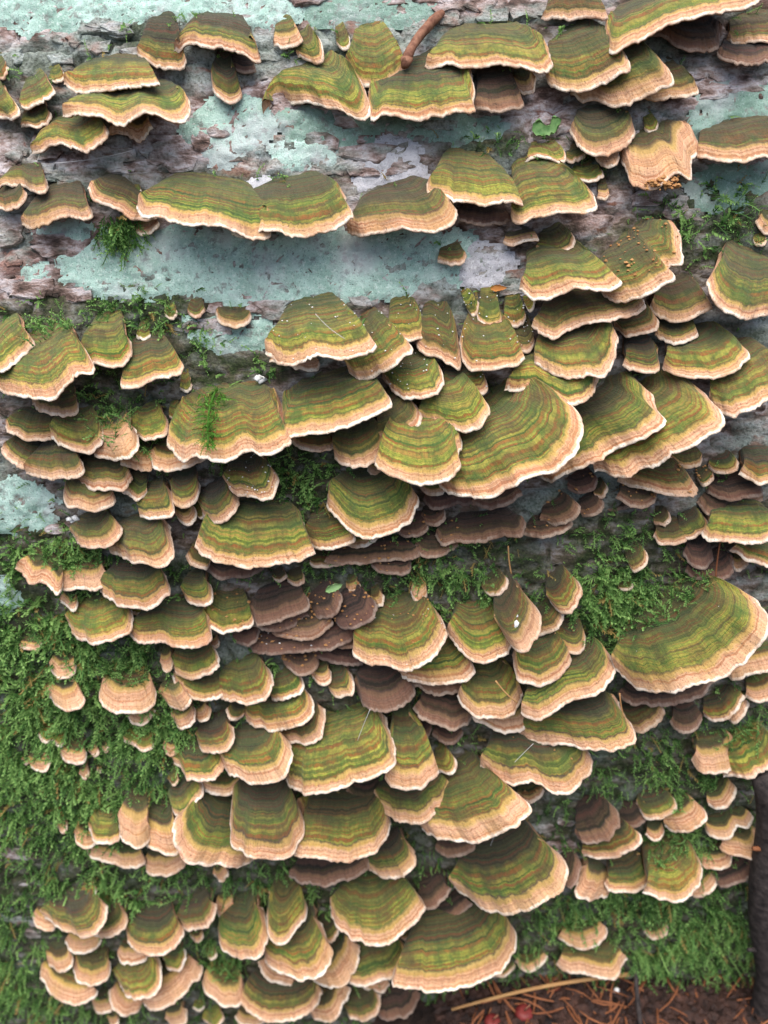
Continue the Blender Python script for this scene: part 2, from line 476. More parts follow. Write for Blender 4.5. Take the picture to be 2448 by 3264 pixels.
TABLE = """
A m|850,150|715,285 790,325 860,335 930,352 975,330 970,260|olive bracket with ragged tan lip joined to a wider one under the top lichen
A m|1130,110|912,262 985,222 1090,245 1210,272 1285,275 1378,292 1350,235|wide dark olive bracket with pale tan edge just under the top lichen crust
A b|1220,290|1190,330 1240,365 1300,392 1352,380 1340,320|brownish ragged bracket tucked under the wide olive one near the top lichen
A m|1180,320|1115,390 1118,460 1150,505 1205,527 1270,512 1272,460 1225,370|narrow tongue-shaped olive bracket hanging alone below a brown ragged one
A g|590,320|330,435 400,442 480,435 600,440 730,455 845,450 800,390|flat-fronted green bracket casting a dark shadow on a wider one right below
A g|640,470|330,590 450,603 560,600 640,608 760,612 850,600 930,585 1000,560 985,510|wide bracket lying in deep shadow under a flat-fronted green one
A g|400,610|160,800 240,770 330,760 440,768 500,740 560,695 545,650|pointed-ended green bracket, lowest of the shaded stack below the top lichen
A t|690,610|565,705 640,690 700,722 750,720 810,668|small tan wavy bracket under the wide shadowed bracket
A y|190,440|105,560 150,577 200,560 290,495 270,450|small yellow-green bracket speckled with moss, thin white lip
A r|190,560|112,665 170,670 230,640 262,590|small dull tan bracket under a moss-speckled yellow-green one
A y|-30,450|-120,600 -40,610 20,605 65,620 98,580 40,490|yellow-green bracket with white lip beside a moss-speckled small one
A g|0,340|-50,405 0,412 25,395 40,350|little dark green bracket above a white-lipped yellow-green one
A y|285,365|245,405 285,425 325,410 330,375|very small round green bracket on mossy bark above the moss-speckled one
A t|1510,150|1448,225 1490,248 1560,240 1598,205 1570,160|small square tan bracket under the top lichen crust
B g|475,180|410,290 460,300 500,320 540,280 525,200|small green and yellow bracket next to the small square tan one
B y|650,170|615,220 650,247 685,235 685,190|very small round green bracket between a square tan one and the round green cap
A r|130,890|-20,985 60,975 110,955 160,1000 215,1022 245,1005 240,940|wavy olive-brown bracket with cream edge overhanging a smaller rounded one
A r|30,990|-60,1090 30,1092 95,1065 135,1010|half-hidden rounded olive-brown bracket under a wavy cream-edged one
A r|330,1000|120,1165 175,1195 260,1170 350,1150 470,1150 480,1095|olive bracket with broad pinkish brown lip above the bare grey bark
A r|580,920|468,985 485,1040 560,1075 640,1100 695,1140 830,1148|brown and olive bracket joined to the start of the long shelf
A g|1020,940|715,1075 745,1105 830,1130 950,1165 1080,1190 1180,1210 1300,1212 1400,1210 1440,1150|long green shelf with a notch of white bark, peach rim, above the lichen sheet
B g|400,950|40,1130 70,1200 220,1220 350,1205 450,1190 530,1170 600,1160 685,1130 680,1080 640,1000|second lobe of the long green shelf, between the white notch and a brown shelf
B r|930,980|665,1210 760,1225 880,1222 1000,1212 1120,1195 1200,1165 1245,1110 1210,1045 1160,1010|brown and green banded shelf with broad pink lip ending the long row
A y|720,975|685,1025 715,1020 745,1000|tiny yellow bud-like bracket in the nook above the long shelf
A t|770,1145|700,1225 760,1237 805,1215 840,1175|small tan bracket under the long shelf beside a hanging moss tuft
B y|560,290|210,605 260,545 330,505 390,530 500,550 600,570 700,590 775,597 770,470 700,370|large slanting yellow-green fan with lifted pointed end over bare lichen bark
B y,u3|820,220|665,310 710,370 740,420 800,442 870,435 940,395 985,340 960,270|round green cap with cream rim touching the red-brown twig
B g|1050,340|782,470 785,560 800,620 822,636 860,605 950,600 1060,590 1180,595 1270,580 1345,560 1340,470 1330,380|straight-sided green bracket with a sharp corner, under the red-brown twig
B g|1400,145|1095,325 1110,350 1200,345 1270,362 1380,355 1450,348 1560,352 1660,362 1760,345 1745,290 1700,210|wide bright green bracket with straight cream rim beside the red-brown twig
B b|1440,370|1340,575 1440,590 1530,575 1615,560 1570,480|dark brown bracket with red-brown lip in shade under the wide bright green one
C t|360,390|315,450 370,490 420,470 430,410|small pale tan bracket in the gap under the wide bright green one
C g|640,170|475,370 510,420 560,445 640,450 740,435 830,400 900,380 932,340 900,260 830,190|rounded dark green bracket with broad cream rim, beside the wide bright green one
C r|650,-40|455,95 490,105 545,75 640,80 720,95 805,110 790,50|red-brown arched bracket in shade above a rounded cream-rimmed green one
C g|1150,-60|790,140 815,185 850,210 950,175 1080,140 1250,95 1420,50 1620,-10 1640,-70|large green fan with long slanting glowing cream rim above shaded brown ones
C r|930,230|610,470 650,510 740,500 830,522 950,500 1060,455 1140,430 1155,395 1100,330 1010,250|olive bracket with broad red-brown lip below a rounded cream-rimmed green one
C r|1120,360|965,505 1040,518 1150,500 1230,485 1292,465 1265,420|narrow red-brown lipped bracket, lowest of three stepping down beside bare lichen
C b|1260,80|1050,170 1120,185 1190,230 1310,255 1400,240 1415,150|shaded brown bracket with frayed pale edge under the glowing cream-rimmed fan
C r|1560,60|1440,200 1490,230 1600,225 1700,215 1750,150|olive bracket with straight tan lip under the glowing cream-rimmed fan
C b|1560,220|1390,270 1460,310 1540,330 1640,310 1720,280|dark brown bracket in shade, lowest under the glowing cream-rimmed fan
C r|780,580|607,675 650,750 720,795 790,790 860,765 915,735 955,660 920,620|rounded olive bracket with tan and orange lip near the green leaf scrap
C t|800,770|745,835 800,870 850,865 872,825 865,780|small tan bracket under the rounded orange-lipped one near the leaf scrap
C y|1045,630|1005,675 1030,698 1065,690 1080,650|very small yellow-green bracket above the frayed broad-lipped bracket
C t|1090,680|875,800 905,880 940,945 1030,962 1110,935 1180,900 1250,930 1252,800 1290,785 1280,710 1220,670|olive bracket with very broad frayed tan lip and orange crumbs hanging below
C r|1490,620|1268,810 1310,845 1430,860 1540,850 1640,820 1750,790 1800,700|olive bracket with broad pinkish brown lip beside the frayed broad-lipped one
C y|480,760|380,845 420,825 500,840 555,862 588,840 570,790|thin wavy yellow-green bracket with tan edge below the green leaf scrap
C r|640,760|590,840 620,858 660,840 692,815|small orange-brown bracket at the end of a thin wavy one
C y|680,870|600,930 660,955 730,960 785,920 770,880|knobbly yellow-green young bracket below the thin wavy one
B g,u3|1300,870|1098,960 1110,985 1200,1015 1250,1040 1350,1050 1450,1060 1530,1065 1605,1080 1590,1040 1540,990|slanting yellow-green bracket overlapping the next in a pair beyond the long shelf
C g|420,860|300,1110 315,1150 360,1165 430,1145 520,1135 620,1120 700,1100 755,1070 745,1020 660,970 540,920|green and brown fan with bright peach rim, second of the pair beyond the long shelf
C b|160,1050|10,1130 60,1175 130,1190 230,1180 305,1160|dark maroon bracket in shade under the slanting pair
C t|780,980|755,1040 800,1045 820,1025|tiny orange-tan bracket beside the broad peach-rimmed fan
D r|1035,450|988,480 1010,508 1045,518 1080,490 1085,465|tiny round rust-brown bracket under the lower edge of the lichen sheet
D r|1230,460|1138,490 1150,530 1200,548 1260,555 1310,530 1325,500 1320,480|small rust-brown half-moon bracket under the lower edge of the lichen sheet
D y|905,465|870,505 900,525 930,510 935,480|tiny yellow-green bud beside the rust-brown half-moons
E r|1220,140|1150,215 1190,225 1240,238 1285,225 1300,180|small red-brown bracket alone on the large lichen sheet
D y|20,560|-200,760 -100,800 0,795 80,715 155,640 140,590|plain yellow-green bracket whose edge meets a wide yellow-olive fan
D y|260,600|-60,830 0,872 80,895 180,910 260,905 340,880 390,850 410,800 470,765 450,690 420,650|wide yellow-olive fan with pink and white wavy rim, moss on its base
D y,u2|570,555|430,690 440,740 500,772 580,775 650,755 685,700 690,640|rounded yellow-green bracket with peach and white rim next to a wide yellow-olive fan
D y|760,565|722,610 760,635 798,610|tiny yellow-green lump half buried in moss beside a wedge-shaped bracket
D g|800,640|690,690 625,850 650,865 750,845 850,835 940,825 975,780 930,720 870,660|wedge-shaped yellow-green bracket with flat tan and white front edge
D r|300,890|180,960 210,1005 260,1025 340,1030 412,1015 410,960|dark small bracket with rusty lip under the wide yellow-olive fan
D r|170,1020|28,1080 60,1125 140,1150 250,1155 290,1120|mossy bracket with pink-brown lip, first in a row of three under the wide fan
D g|410,1020|258,1110 280,1160 340,1195 420,1205 500,1195 535,1170 540,1090 520,1040|olive and tan bracket in the middle of a row of three under the wide fan
D t|610,1060|485,1215 495,1245 560,1255 650,1262 700,1235 722,1180 710,1100|tan-lipped bracket with moss fronds hanging over it, end of a row of three
D y|790,1000|695,1100 730,1150 790,1160 870,1140 885,1090 870,1030|small bright yellow-green bracket in dark moss beside the sprig-topped bracket
D y|930,1000|898,1040 930,1062 955,1045 965,1010|tiny yellow bracket between a bright green one and the sprig-topped bracket
D y|990,845|955,890 980,913 1005,905 1015,870|tiny yellow-green bracket in moss above the sprig-topped bracket
D g|1230,900|960,1000 915,1090 870,1155 900,1195 980,1240 1100,1255 1200,1240 1270,1200 1310,1190 1350,1220 1430,1225 1500,1200 1540,1155 1500,1100 1490,950|large many-banded green and rust bracket with a bright green moss sprig lying on it
E g,u3|620,860|330,970 322,1080 335,1138 430,1135 540,1110 650,1090 760,1050 860,1010 908,965 890,910 830,880|green and rust banded bracket overlapping the sprig-topped bracket
D t|730,1190|640,1275 690,1310 770,1325 805,1310 810,1270|tan bracket with moss strands under the sprig-topped bracket
D t|930,1180|795,1250 815,1305 880,1315 980,1310 1050,1290 1085,1262 1050,1240|orange-tan bracket tucked under the sprig-topped bracket
G r|120,-20|15,40 50,100 110,150 160,155 200,120|dark mossy bracket with curved rusty lip, narrower lobe of a joined pair
G r|300,20|135,165 200,180 290,185 370,180 425,150 430,110|dark mossy bracket with straight rusty double lip, wider lobe of a joined pair
G r|560,90|378,190 420,230 500,255 590,260 660,255 690,200 680,150|mossy bracket with broad pinkish brown lip below the joined pair
G r|470,180|372,195 330,280 350,345 420,375 490,375 560,345 605,310 590,250|rounded bracket with broad dusky pink lip near the pale mint lichen blob
G r|740,180|650,255 690,300 740,310 780,280|small rust and olive bracket between two wavy brackets in the moss
G g|830,230|720,340 740,395 800,418 870,415 910,395 915,350 900,270|bright green small bracket with wavy peach and white rim
G m|980,180|900,260 920,330 960,360 1010,350 1050,310 1060,240|dull olive upright bracket in moss beside a bright wavy-rimmed one
G t|985,345|935,405 965,440 1000,440 1025,410 1030,360|small olive and tan bracket hanging under a dull upright one
G m|1170,245|1068,350 1075,400 1110,432 1160,435 1200,425 1235,370 1248,310 1230,260|olive cup-like bracket with notched tan edge above the very wide banded shelf
G y|1055,345|1033,390 1050,412 1070,405 1072,360|tiny yellow-green bracket squeezed beside an olive cup-like one
G m|1330,80|1200,240 1240,275 1330,292 1400,285 1440,240 1450,180 1420,130|dark brown-topped bracket sprinkled with pale dust, alone in dark moss
G r|520,400|383,500 410,550 470,570 545,560 600,520 630,460 590,410|rounded olive bracket with pink-brown lip, smaller of a pair
G r|760,420|550,560 580,590 640,605 690,650 760,665 840,662 900,620 905,540 890,450|rust-centred green bracket with wavy pink lip, larger of a pair
G g|1350,350|1100,450 1022,530 1060,590 1130,630 1220,640 1310,660 1420,650 1530,645 1620,630 1662,600 1630,500 1590,420|very wide green shelf with rust bands and wavy cream rim above crumbly brown wood
G r|1050,550|985,610 1020,665 1080,685 1110,650|small pink-brown bracket under the end of the very wide shelf
G b|1250,640|1090,680 1160,740 1240,720 1300,730 1380,690 1420,650|crumbling red-brown bracket right under the very wide shelf
G t|250,610|90,670 140,740 165,775 230,755 290,815 325,800 330,740|zigzag-edged tan and olive bracket in thick moss
G t|440,640|302,770 360,790 420,775 500,785 545,770 570,710|low green and tan bracket between a zigzag one and a broad frilled one
G m|720,640|528,790 560,835 620,865 700,868 780,870 840,845 890,800 880,720|broad dull olive bracket with frilled whitish brown lip
G g|1045,715|970,810 990,860 1050,872 1100,855 1115,820 1105,760|small single green bracket with smooth tan rim amid bright moss
G t|370,810|320,850 350,870 380,910 410,890 410,840|small tan and yellow bracket above a rounded yellow-olive one
G y|540,850|362,960 380,1020 430,1060 510,1077 590,1060 650,1035 690,1010 700,940 680,880|rounded yellow-olive bracket with peach rim, first of two side by side over moss
G g|920,860|690,1010 720,1060 790,1075 860,1060 910,1090 990,1102 1080,1085 1115,1030 1110,950|two-lobed olive bracket with rust and peach rim, second of two side by side over moss
G y|750,860|695,910 740,925 800,890 790,870|tiny pale yellow bracket in the join of two larger ones
G g|1230,830|1075,890 1080,950 1130,995 1220,1012 1300,990 1340,960 1320,880|green bracket with bright peach rim beside the dark crumb-strewn shelves
G t|1130,1050|1100,1080 1130,1098 1158,1075 1150,1055|tiny tan bracket under a two-lobed olive one
G t|165,1050|105,1095 150,1110 200,1105 222,1080|@1
G t|320,1140|262,1195 290,1240 340,1257 385,1245 400,1190|@2
G t|890,1110|852,1200 870,1230 905,1225 920,1180|small tan bracket squeezed beside a dark-centred green one above the double fan
G g|1030,1085|912,1170 925,1220 990,1250 1060,1250 1120,1230 1145,1180 1140,1110|dark-centred green bracket with neat peach rim above the double fan
J g|1050,60|905,80 950,150 1000,195 1090,212 1150,205 1185,160 1180,110|banded green half of the double fan, meeting its twin at a seam
J g,u1|1300,20|1175,120 1165,190 1220,220 1290,228 1370,215 1425,160 1432,90 1410,40|rounder half of the double fan with cream and peach rim
J g|1510,70|1420,175 1440,205 1500,220 1560,200 1597,150 1590,90|small green bracket with rust bands beside the double fan
J t|920,110|852,205 880,245 950,260 1000,245 1012,210 960,140|tan-fronted bracket under the first half of the double fan
J t|680,60|580,80 530,160 540,230 590,270 660,285 730,285 800,250 825,170 800,110|broad tan bracket with bright moss growing over its top
J t|340,110|260,180 275,235 320,265 370,270 430,245 435,190 400,140|rounded plain tan bracket standing in moss, below a smaller one
J t|750,250|672,300 700,340 750,350 795,310 815,265|small brown-tan bracket under the moss-topped tan one
J t|990,220|915,310 930,355 980,367 1020,340 1035,310 1030,260|brownish tan bracket, larger lobe of a small pair under the double fan
J t|1070,230|1030,320 1065,332 1095,300 1105,250|smaller lobe of a small brownish tan pair under the double fan
J r|1250,220|1200,260 1215,310 1250,322 1290,300|dark small bracket in the gap under the double fan
J g|1470,180|1272,270 1300,330 1380,360 1470,367 1560,360 1630,320 1652,270 1640,200 1610,160|wide dark green bracket with tan scalloped lip under a small rust-banded one
K r|430,270|290,375 340,425 400,447 480,440 530,400 555,340 550,260|green bracket with brown lip peeping from under a wide scalloped one
J m|1140,310|1042,420 1060,470 1120,490 1190,480 1230,430 1235,360|dark green round bracket with smooth peach rim above the wide-lipped fan
J t|900,400|865,460 880,495 910,510 935,490 935,440|small upright tan bracket at the edge of the moss beside the fungus tiers
J g|1050,430|915,540 960,580 985,625 1050,642 1110,632 1160,595 1175,540 1160,480|olive bracket with peach lip and a small side lobe
J g,u2|1360,360|1165,510 1180,580 1250,620 1350,655 1430,640 1500,600 1540,530 1530,440 1480,390|dome-like dark green fan with very broad golden and pink lip
J t|1180,590|1060,645 1080,690 1150,715 1210,712 1270,670 1290,640|tan bracket with white lip below the dome-like broad-lipped fan
J g|1000,620|895,735 905,795 945,822 990,805 1040,750 1070,690 1060,650|small slanting olive bracket with pale lip above the three great lower fans
J y|920,595|890,640 915,670 945,645 940,610|tiny green bud above a small slanting olive bracket
J g|1130,690|980,790 920,850 925,920 960,1010 1020,1070 1120,1080 1200,1092 1270,1090 1340,1060 1330,960|great lower fan with ochre bands and broad cream lip, first of three
J m,u5|1400,620|1240,700 1225,780 1215,900 1230,980 1290,1020 1300,1050 1380,1058 1480,1045 1540,1020 1580,950 1605,870 1575,770 1530,680|tall dark great lower fan with frilled cream lip, middle of three
K g|650,680|410,770 440,900 385,1015 430,1050 540,1060 640,1062 700,1040 780,1040 850,990 890,930 905,850 880,770|great lower fan with dark bands and white front edge, third of three
K y|700,270|440,430 335,620 370,670 440,700 530,712 620,690 690,650 750,655 850,620 900,580 920,520 900,400 870,300|tall many-banded yellow-green fan with rust stripes and scalloped orange lip
K g|950,260|905,420 920,520 868,620 900,660 980,672 1060,665 1130,625 1160,580 1130,520 1060,440 1000,330|narrow rust-striped fan growing against the tall many-banded one
K m,u2|1040,600|822,720 860,800 930,845 1020,865 1090,850 1160,800 1215,740 1235,680 1180,625|half-round dark green bracket with gold rim under the narrow rust-striped fan
K g|1280,540|1060,890 1110,930 1200,955 1320,955 1440,930 1540,890 1600,820 1615,760 1560,700 1450,610|large pointed green fan with broad golden lip over the spider-webbed bark
K y|1180,470|1150,590 1200,610 1240,580 1245,530 1200,480|small yellow-green bracket between two striped fans
K b|780,640|670,700 720,750 800,760 870,680|brown bracket hidden under the scalloped orange lip of the tall fan
K b|850,20|715,150 760,230 800,270 880,275 960,240 1015,170 1000,80|dull brown faded bracket hanging above the tall many-banded fan
K g|640,40|577,140 590,180 640,195 690,185 710,130 690,70|small upright green bracket with pink lip beside a dull brown one
K t|540,30|492,90 530,130 580,120 585,60|small fuzzy tan bracket beside an upright pink-lipped one
H b|430,1110|325,1150 370,1210 430,1242 490,1220 515,1170 500,1120|lowest purple-brown bracket hanging from the dead crumb-strewn tiers
H b|430,980|155,1095 220,1130 350,1130 480,1120 600,1100 690,1060 715,1020|widest purple-brown dead shelf strewn with crumbs
H b|430,900|245,975 300,1020 380,1040 480,1040 560,1010 595,965 580,930|purple-brown dead shelf with raised lip in the middle of the crumb-strewn tiers
H b|320,780|150,920 200,970 300,955 390,920 460,880 470,840|uppermost long purple-brown shelf beside a bright peach-rimmed green bracket
H b|140,970|78,1050 110,1080 150,1090 190,1060 210,1010|small brown rounded bracket under the peach-rimmed green one
H b|570,780|475,890 500,930 580,925 630,900 645,830 620,790|short olive-brown dead bracket with a crumb on its lip in the upper tier
H b|700,800|600,960 640,1000 720,980 800,930 805,850 770,810|purple-brown dead bracket beside a vertical split in the crumb-strewn tiers
H b|600,1080|480,1130 560,1165 650,1185 740,1190 760,1150|flat dark brown shelf under the round green fan
H g|920,870|760,1000 705,1100 730,1150 800,1180 880,1185 960,1200 1050,1205 1120,1170 1170,1090 1195,1000 1160,920 1120,890|round green fan with dusty top and tan lip beside the dead tiers
H g|1140,1050|905,1190 940,1240 1010,1280 1100,1292 1200,1285 1290,1250 1340,1210 1320,1160 1250,1090|green and rust bracket with orange-tan lip under the round dusty fan
K b|1200,20|1010,130 1100,165 1200,180 1310,150 1365,90|maroon bracket under the orange-tan lipped one below the round dusty fan
H g|1340,880|1200,1010 1255,1080 1290,1130 1350,1165 1440,1165 1510,1130 1555,1060 1530,1000 1460,920|dark-centred green bracket with curled cream lip in front of a red-brown one
I r|300,740|240,1000 310,1110 370,1095 420,1030 442,960 430,890 370,820|tall reddish green bracket with white droppings on it
I r|480,860|430,1035 500,1015 560,985 580,930 550,890|maroon bracket behind the white-spotted reddish one
I m|560,690|500,850 530,880 580,908 630,880 657,810 650,750 600,700|upright dark brown-green bracket beside a black hollow
I g,u2|440,1010|310,1130 330,1240 390,1275 470,1282 550,1250 600,1200 620,1150 580,1090 500,1035|green bracket with orange band and cream lip below the white-spotted one
I m|600,950|520,1050 600,1110 640,1130 680,1110 700,1060 680,1010 640,985|small dark olive bracket below the black hollow
L g|640,-80|350,280 400,305 480,295 560,240 620,205 740,180 810,120 840,40 820,-30 760,-70|green bracket sweeping up to one side, wavy golden lip, below the small dark olive one
L g,u2|180,20|22,180 50,240 110,290 200,305 280,290 340,250 362,170 310,100 260,50|green bracket with broad peach lip overlapping the sweeping golden-lipped one
L t|230,230|78,290 130,340 230,380 300,392 370,370 395,320 380,280|tan bracket tucked under the broad peach-lipped one
L m|650,170|300,380 400,430 540,450 640,460 720,480 800,485 880,465 945,460 957,390 900,300 860,220|long dark shaded bracket with pinkish lip lit at one end
L r|980,200|900,330 950,380 1020,370 1080,330 1100,270 1080,230|maroon-edged bracket below the great golden-rimmed fan
L m|380,340|135,555 200,610 280,645 380,660 460,665 500,690 560,700 630,680 700,610 728,540 700,480 630,460|dark web-crossed bracket with two-lobed tan lip beneath the long shaded one
L r|400,620|330,720 375,765 430,745 480,700|small rusty bracket under the dark web-crossed one
I g|1150,800|845,1200 890,1260 980,1310 1080,1322 1200,1315 1320,1280 1440,1220 1560,1130 1640,1050 1660,980 1640,890 1560,820 1480,790 1400,770|great striped green fan with broad golden rim, moss heaped on its base
L t|1600,-60|1430,70 1500,110 1560,85 1659,70 1720,40 1740,-20|golden-tan wavy bracket beside the great golden-rimmed fan
L b|1050,100|860,180 920,225 1000,240 1100,235 1200,225 1300,190 1380,120|dark maroon shelf in the shade right under the great golden-rimmed fan
F g,u2|600,140|345,350 370,375 420,392 520,388 640,370 760,360 860,340 895,310 840,280 720,200 650,150|pointed green and brown bracket overlapping the crumb-dusted fan
F g|960,50|760,370 830,405 930,405 1020,380 1100,340 1165,300 1120,240 1190,230 1205,110 1180,40|large green fan with orange crumbs on top and a torn tan edge
F r|1190,310|1035,450 1080,490 1150,512 1240,510 1310,490 1378,455 1330,390 1260,330|green bracket with pink-brown lip below the crumb-dusted fan
F r|700,370|415,550 440,580 530,598 620,560 720,540 830,520 950,490 1015,460 990,410|long dark brown and green bracket in shade under the pointed one
F r|940,450|850,560 890,600 930,612 1000,590 1060,560 1070,510 1030,460|small green bracket with frayed pink-tan lip at the end of the long shaded one
F g|640,530|415,720 440,770 500,810 600,825 700,812 780,790 840,720 862,640 840,560|rounded dark green fan with wide cream and peach lip under the long shaded bracket
F m|970,640|890,765 930,790 1000,805 1050,808 1085,770 1070,700|small dark mossy bracket with yellow lip beside a smooth pointed green one
F m|1170,510|1065,590 1110,625 1170,642 1230,630 1280,590 1270,540|dark green dim bracket in the gap above a smooth pointed green one
F g|1280,580|1100,770 1160,810 1260,832 1360,825 1460,800 1540,760 1560,710 1500,650 1380,580|smooth pointed green bracket with a reddish stripe and cream lip
F g|1580,170|1370,280 1335,340 1360,420 1430,475 1540,500 1660,480 1760,440|rounded mossy green bracket with brown stripe and tan edge beside the dim gap
F g|1620,600|1340,960 1400,1010 1460,1030 1540,1020 1620,980 1720,900 1760,800|big green bracket with broad yellow-cream edge under a smooth pointed green one
F g|1100,810|740,1312 840,1338 920,1335 960,1295 1060,1283 1130,1262 1150,1245 1250,1205 1350,1150 1410,1095 1425,1040 1370,970 1290,890 1190,830|bright ochre-green fan with frilled cream edge, outermost of three great central fans
F g|880,830|440,1345 540,1380 610,1345 700,1310 780,1270 800,1215 900,1190 980,1170 1060,1130 1115,1065 1070,1010 1060,950 1010,890 940,850|notched green and tan fan in the middle of three great central fans
F g,u1|290,870|-120,1330 -95,1390 -40,1430 60,1455 190,1437 330,1385 440,1325 540,1255 600,1200 640,1120 648,1040 620,970 540,910 430,880|largest fan of the log, many fine green and ochre bands with tiny dark ticks
F y,u8|530,780|270,880 350,885 430,885 520,930 600,985 650,985 710,940 745,880 755,810|bright green pointed bracket resting over the top of the largest fan
E y,u9|1090,1070|885,1150 850,1230 822,1300 860,1345 930,1370 1040,1378 1140,1375 1230,1350 1280,1300 1265,1245 1283,1180 1260,1110|yellow-green squarish bracket with white rim overlapping the largest fan
E y,u11|1260,905|1055,1060 1110,1070 1170,1075 1240,1092 1320,1090 1390,1060 1430,1010 1410,960 1370,930|bright lime bracket with white rim above the largest fan
E g|1040,690|865,810 890,870 930,915 1010,940 1090,930 1150,900 1175,840 1160,770 1130,730|round green bracket with pure white rim dotted with white specks
E m,u5|1300,770|1170,905 1220,925 1300,915 1370,905 1415,880 1400,830|dark green shaded bracket with thin white crinkled edge beside a white-rimmed one
E r,u6|960,945|850,1160 900,1178 970,1160 1030,1110 1055,1060 1040,980|dark green and rust bracket with lime lip under the bright lime one
E r,u3|750,1075|595,1215 610,1260 680,1290 760,1292 820,1260 860,1210 875,1130|green bracket with rust centre and tan lip next to the yellow-green squarish one
E r|500,1110|380,1165 420,1200 500,1220 590,1215 600,1150|rust-brown bracket hidden under the overlapping green and rust banded one
E g,u3|560,450|232,690 290,715 380,735 480,738 600,725 720,700 800,685 830,660 770,618 700,565|broad brown-green bracket with pinkish rim and fine white dust below the lichen sheet
E t|400,710|262,745 330,760 420,780 500,785 530,755|thin tan bracket just under the broad dusty brown-green one
E g|800,510|665,760 680,795 760,812 850,795 930,750 985,680 985,630 930,600|curved tan-lipped bracket wrapping behind the broad dusty one
E g|930,430|880,590 950,620 1000,640 1060,620 1090,570 1080,520 1030,460|small green bracket with glowing pink-white lip above the curved tan-lipped one
E r|1160,470|1030,640 1050,690 1120,720 1190,740 1240,755 1280,768 1270,650 1240,550|steep rust and green wedge with violet-white lip
F g|170,500|30,600 35,680 70,750 140,785 230,780 310,765 370,740 330,660 280,590|square-cut green bracket with red-brown stripe and broad peach lip
F y,u2|180,410|120,500 135,540 190,555 240,545 252,500 230,440|finger-like yellow-tan bracket, larger of three lobes above a square-cut one
F y,u2|310,400|255,520 290,562 340,568 380,530 375,490 345,440|finger-like yellow-tan bracket next to the three-lobed pair above a square-cut one
F y|90,385|65,470 90,500 115,490 125,430|smallest finger-like yellow lobe above a square-cut bracket
F r|350,540|300,650 340,685 390,688 430,655 410,600|small rust-brown bracket beside the square-cut green one
F y|395,390|370,440 395,478 418,460 425,410|tiny olive bracket squeezed against the long shaded one
F t|350,70|255,120 300,130 360,110 440,100 435,85|thin orange-tan strip-like bracket on bare lichen bark
F r|540,50|435,150 480,165 560,170 620,145 635,100 610,60|dull rust and olive bracket above the pointed one that overlaps the crumb-dusted fan
F t|1670,-40|1600,0 1615,45 1660,70 1700,60|plain tan bracket above a rounded mossy brown-striped one
F y|1610,75|1575,110 1600,140 1645,125 1650,90|very small yellow bracket just above a rounded mossy brown-striped one
I r|1230,50|1140,90 1190,130 1240,145 1300,130 1310,90|small rust bracket under the outermost great central fan
I m|1430,80|1340,140 1380,175 1440,182 1490,170 1505,120 1470,90|dark brown fuzzy bracket with tan lip above a stacked brown pair
I r|1330,150|1280,200 1320,240 1365,215 1365,170|small rusty bracket beside a torn pinkish brown one
I r|1050,120|860,215 950,250 1060,270 1110,290 1200,295 1285,290 1265,220 1210,160 1150,120|torn pinkish brown bracket with green side below the outermost great central fan
I b|1480,190|1330,255 1370,290 1470,315 1550,300 1620,290 1628,240 1560,205|dark brown bracket with pale edge, upper of a stacked brown pair
I b|1450,290|1290,320 1330,380 1410,410 1480,380 1560,345 1625,310|dark brown bracket with a drooping lip, lower of a stacked brown pair
I g|1550,330|1310,490 1380,520 1450,540 1550,555 1660,530 1750,500|olive bracket with orange-cream lip below the stacked brown pair
I g|1640,540|1465,580 1520,620 1580,650 1660,670 1750,650|green bracket with yellow-tan lip above a deep shadow
I b|1290,530|1212,590 1240,640 1290,680 1350,665 1370,610 1340,550|small brown bracket resting on a broader brown one over the great golden-rimmed fan
I b|1350,600|1225,690 1270,725 1350,732 1430,725 1470,690 1480,640|broad brown bracket right above the great golden-rimmed fan
I t|1520,620|1470,670 1510,695 1560,660|small tan bracket beside the broad brown one
I m|1250,370|1200,500 1215,520 1270,510 1325,480 1335,430 1300,380|olive and tan bracket beside a ragged rust one with a hanging thread
I r|1150,440|1050,510 1100,550 1170,555 1225,530 1230,490|ragged rust-red bracket with a rusty thread hanging from it
I r|1100,360|1055,440 1110,450 1140,420 1130,380|small rust bracket above the ragged rust-red one
I r|960,560|915,640 930,690 960,698 1010,660 1022,610 990,570|lone pinkish brown bracket on grey-green moss above the great golden-rimmed fan
I r|900,735|870,785 900,800 935,780 940,750|tiny red-brown bracket in moss near the black hollow
I r|210,715|155,790 190,820 230,825 275,780 285,740 260,720|small ear-shaped rust bracket above the white-spotted reddish one
H t|1055,750|1010,800 1035,845 1070,852 1095,820 1090,780|small rust-tan bracket standing alone on mossy bark
H t|705,745|675,795 700,812 735,790 738,760|tiny orange-tan bracket near the small curled green leaf
H t|835,805|805,860 835,885 865,865 868,825|tiny tan bracket above the round dusty fan
H r|315,690|285,740 315,750 345,725 340,700|@3
H r|400,700|355,745 395,770 440,755 445,715|@3
H b|1020,410|935,480 980,508 1050,510 1095,480 1100,440|@4
H b|1130,350|1068,420 1100,450 1150,445 1185,410 1190,370|@4
H b|1380,400|1140,500 1180,545 1270,545 1400,520 1500,510 1600,510 1610,430|longest dark purple-brown shelf in the shaded band under the largest fan
I b|490,410|365,500 430,515 520,505 600,475 620,430|dark brown shelf at the end of the shaded band under the great central fans
I b|560,310|460,430 520,445 590,440 650,400 665,350 620,320|rounded dark brown bracket on top of the shaded band
I b|720,290|670,400 720,405 770,380 788,340 770,305|@4
I b|680,170|600,250 660,275 730,250 750,200|@4
I r|770,220|740,300 790,300 810,260 800,235|tiny rusty bracket beside the shaded dark brown band
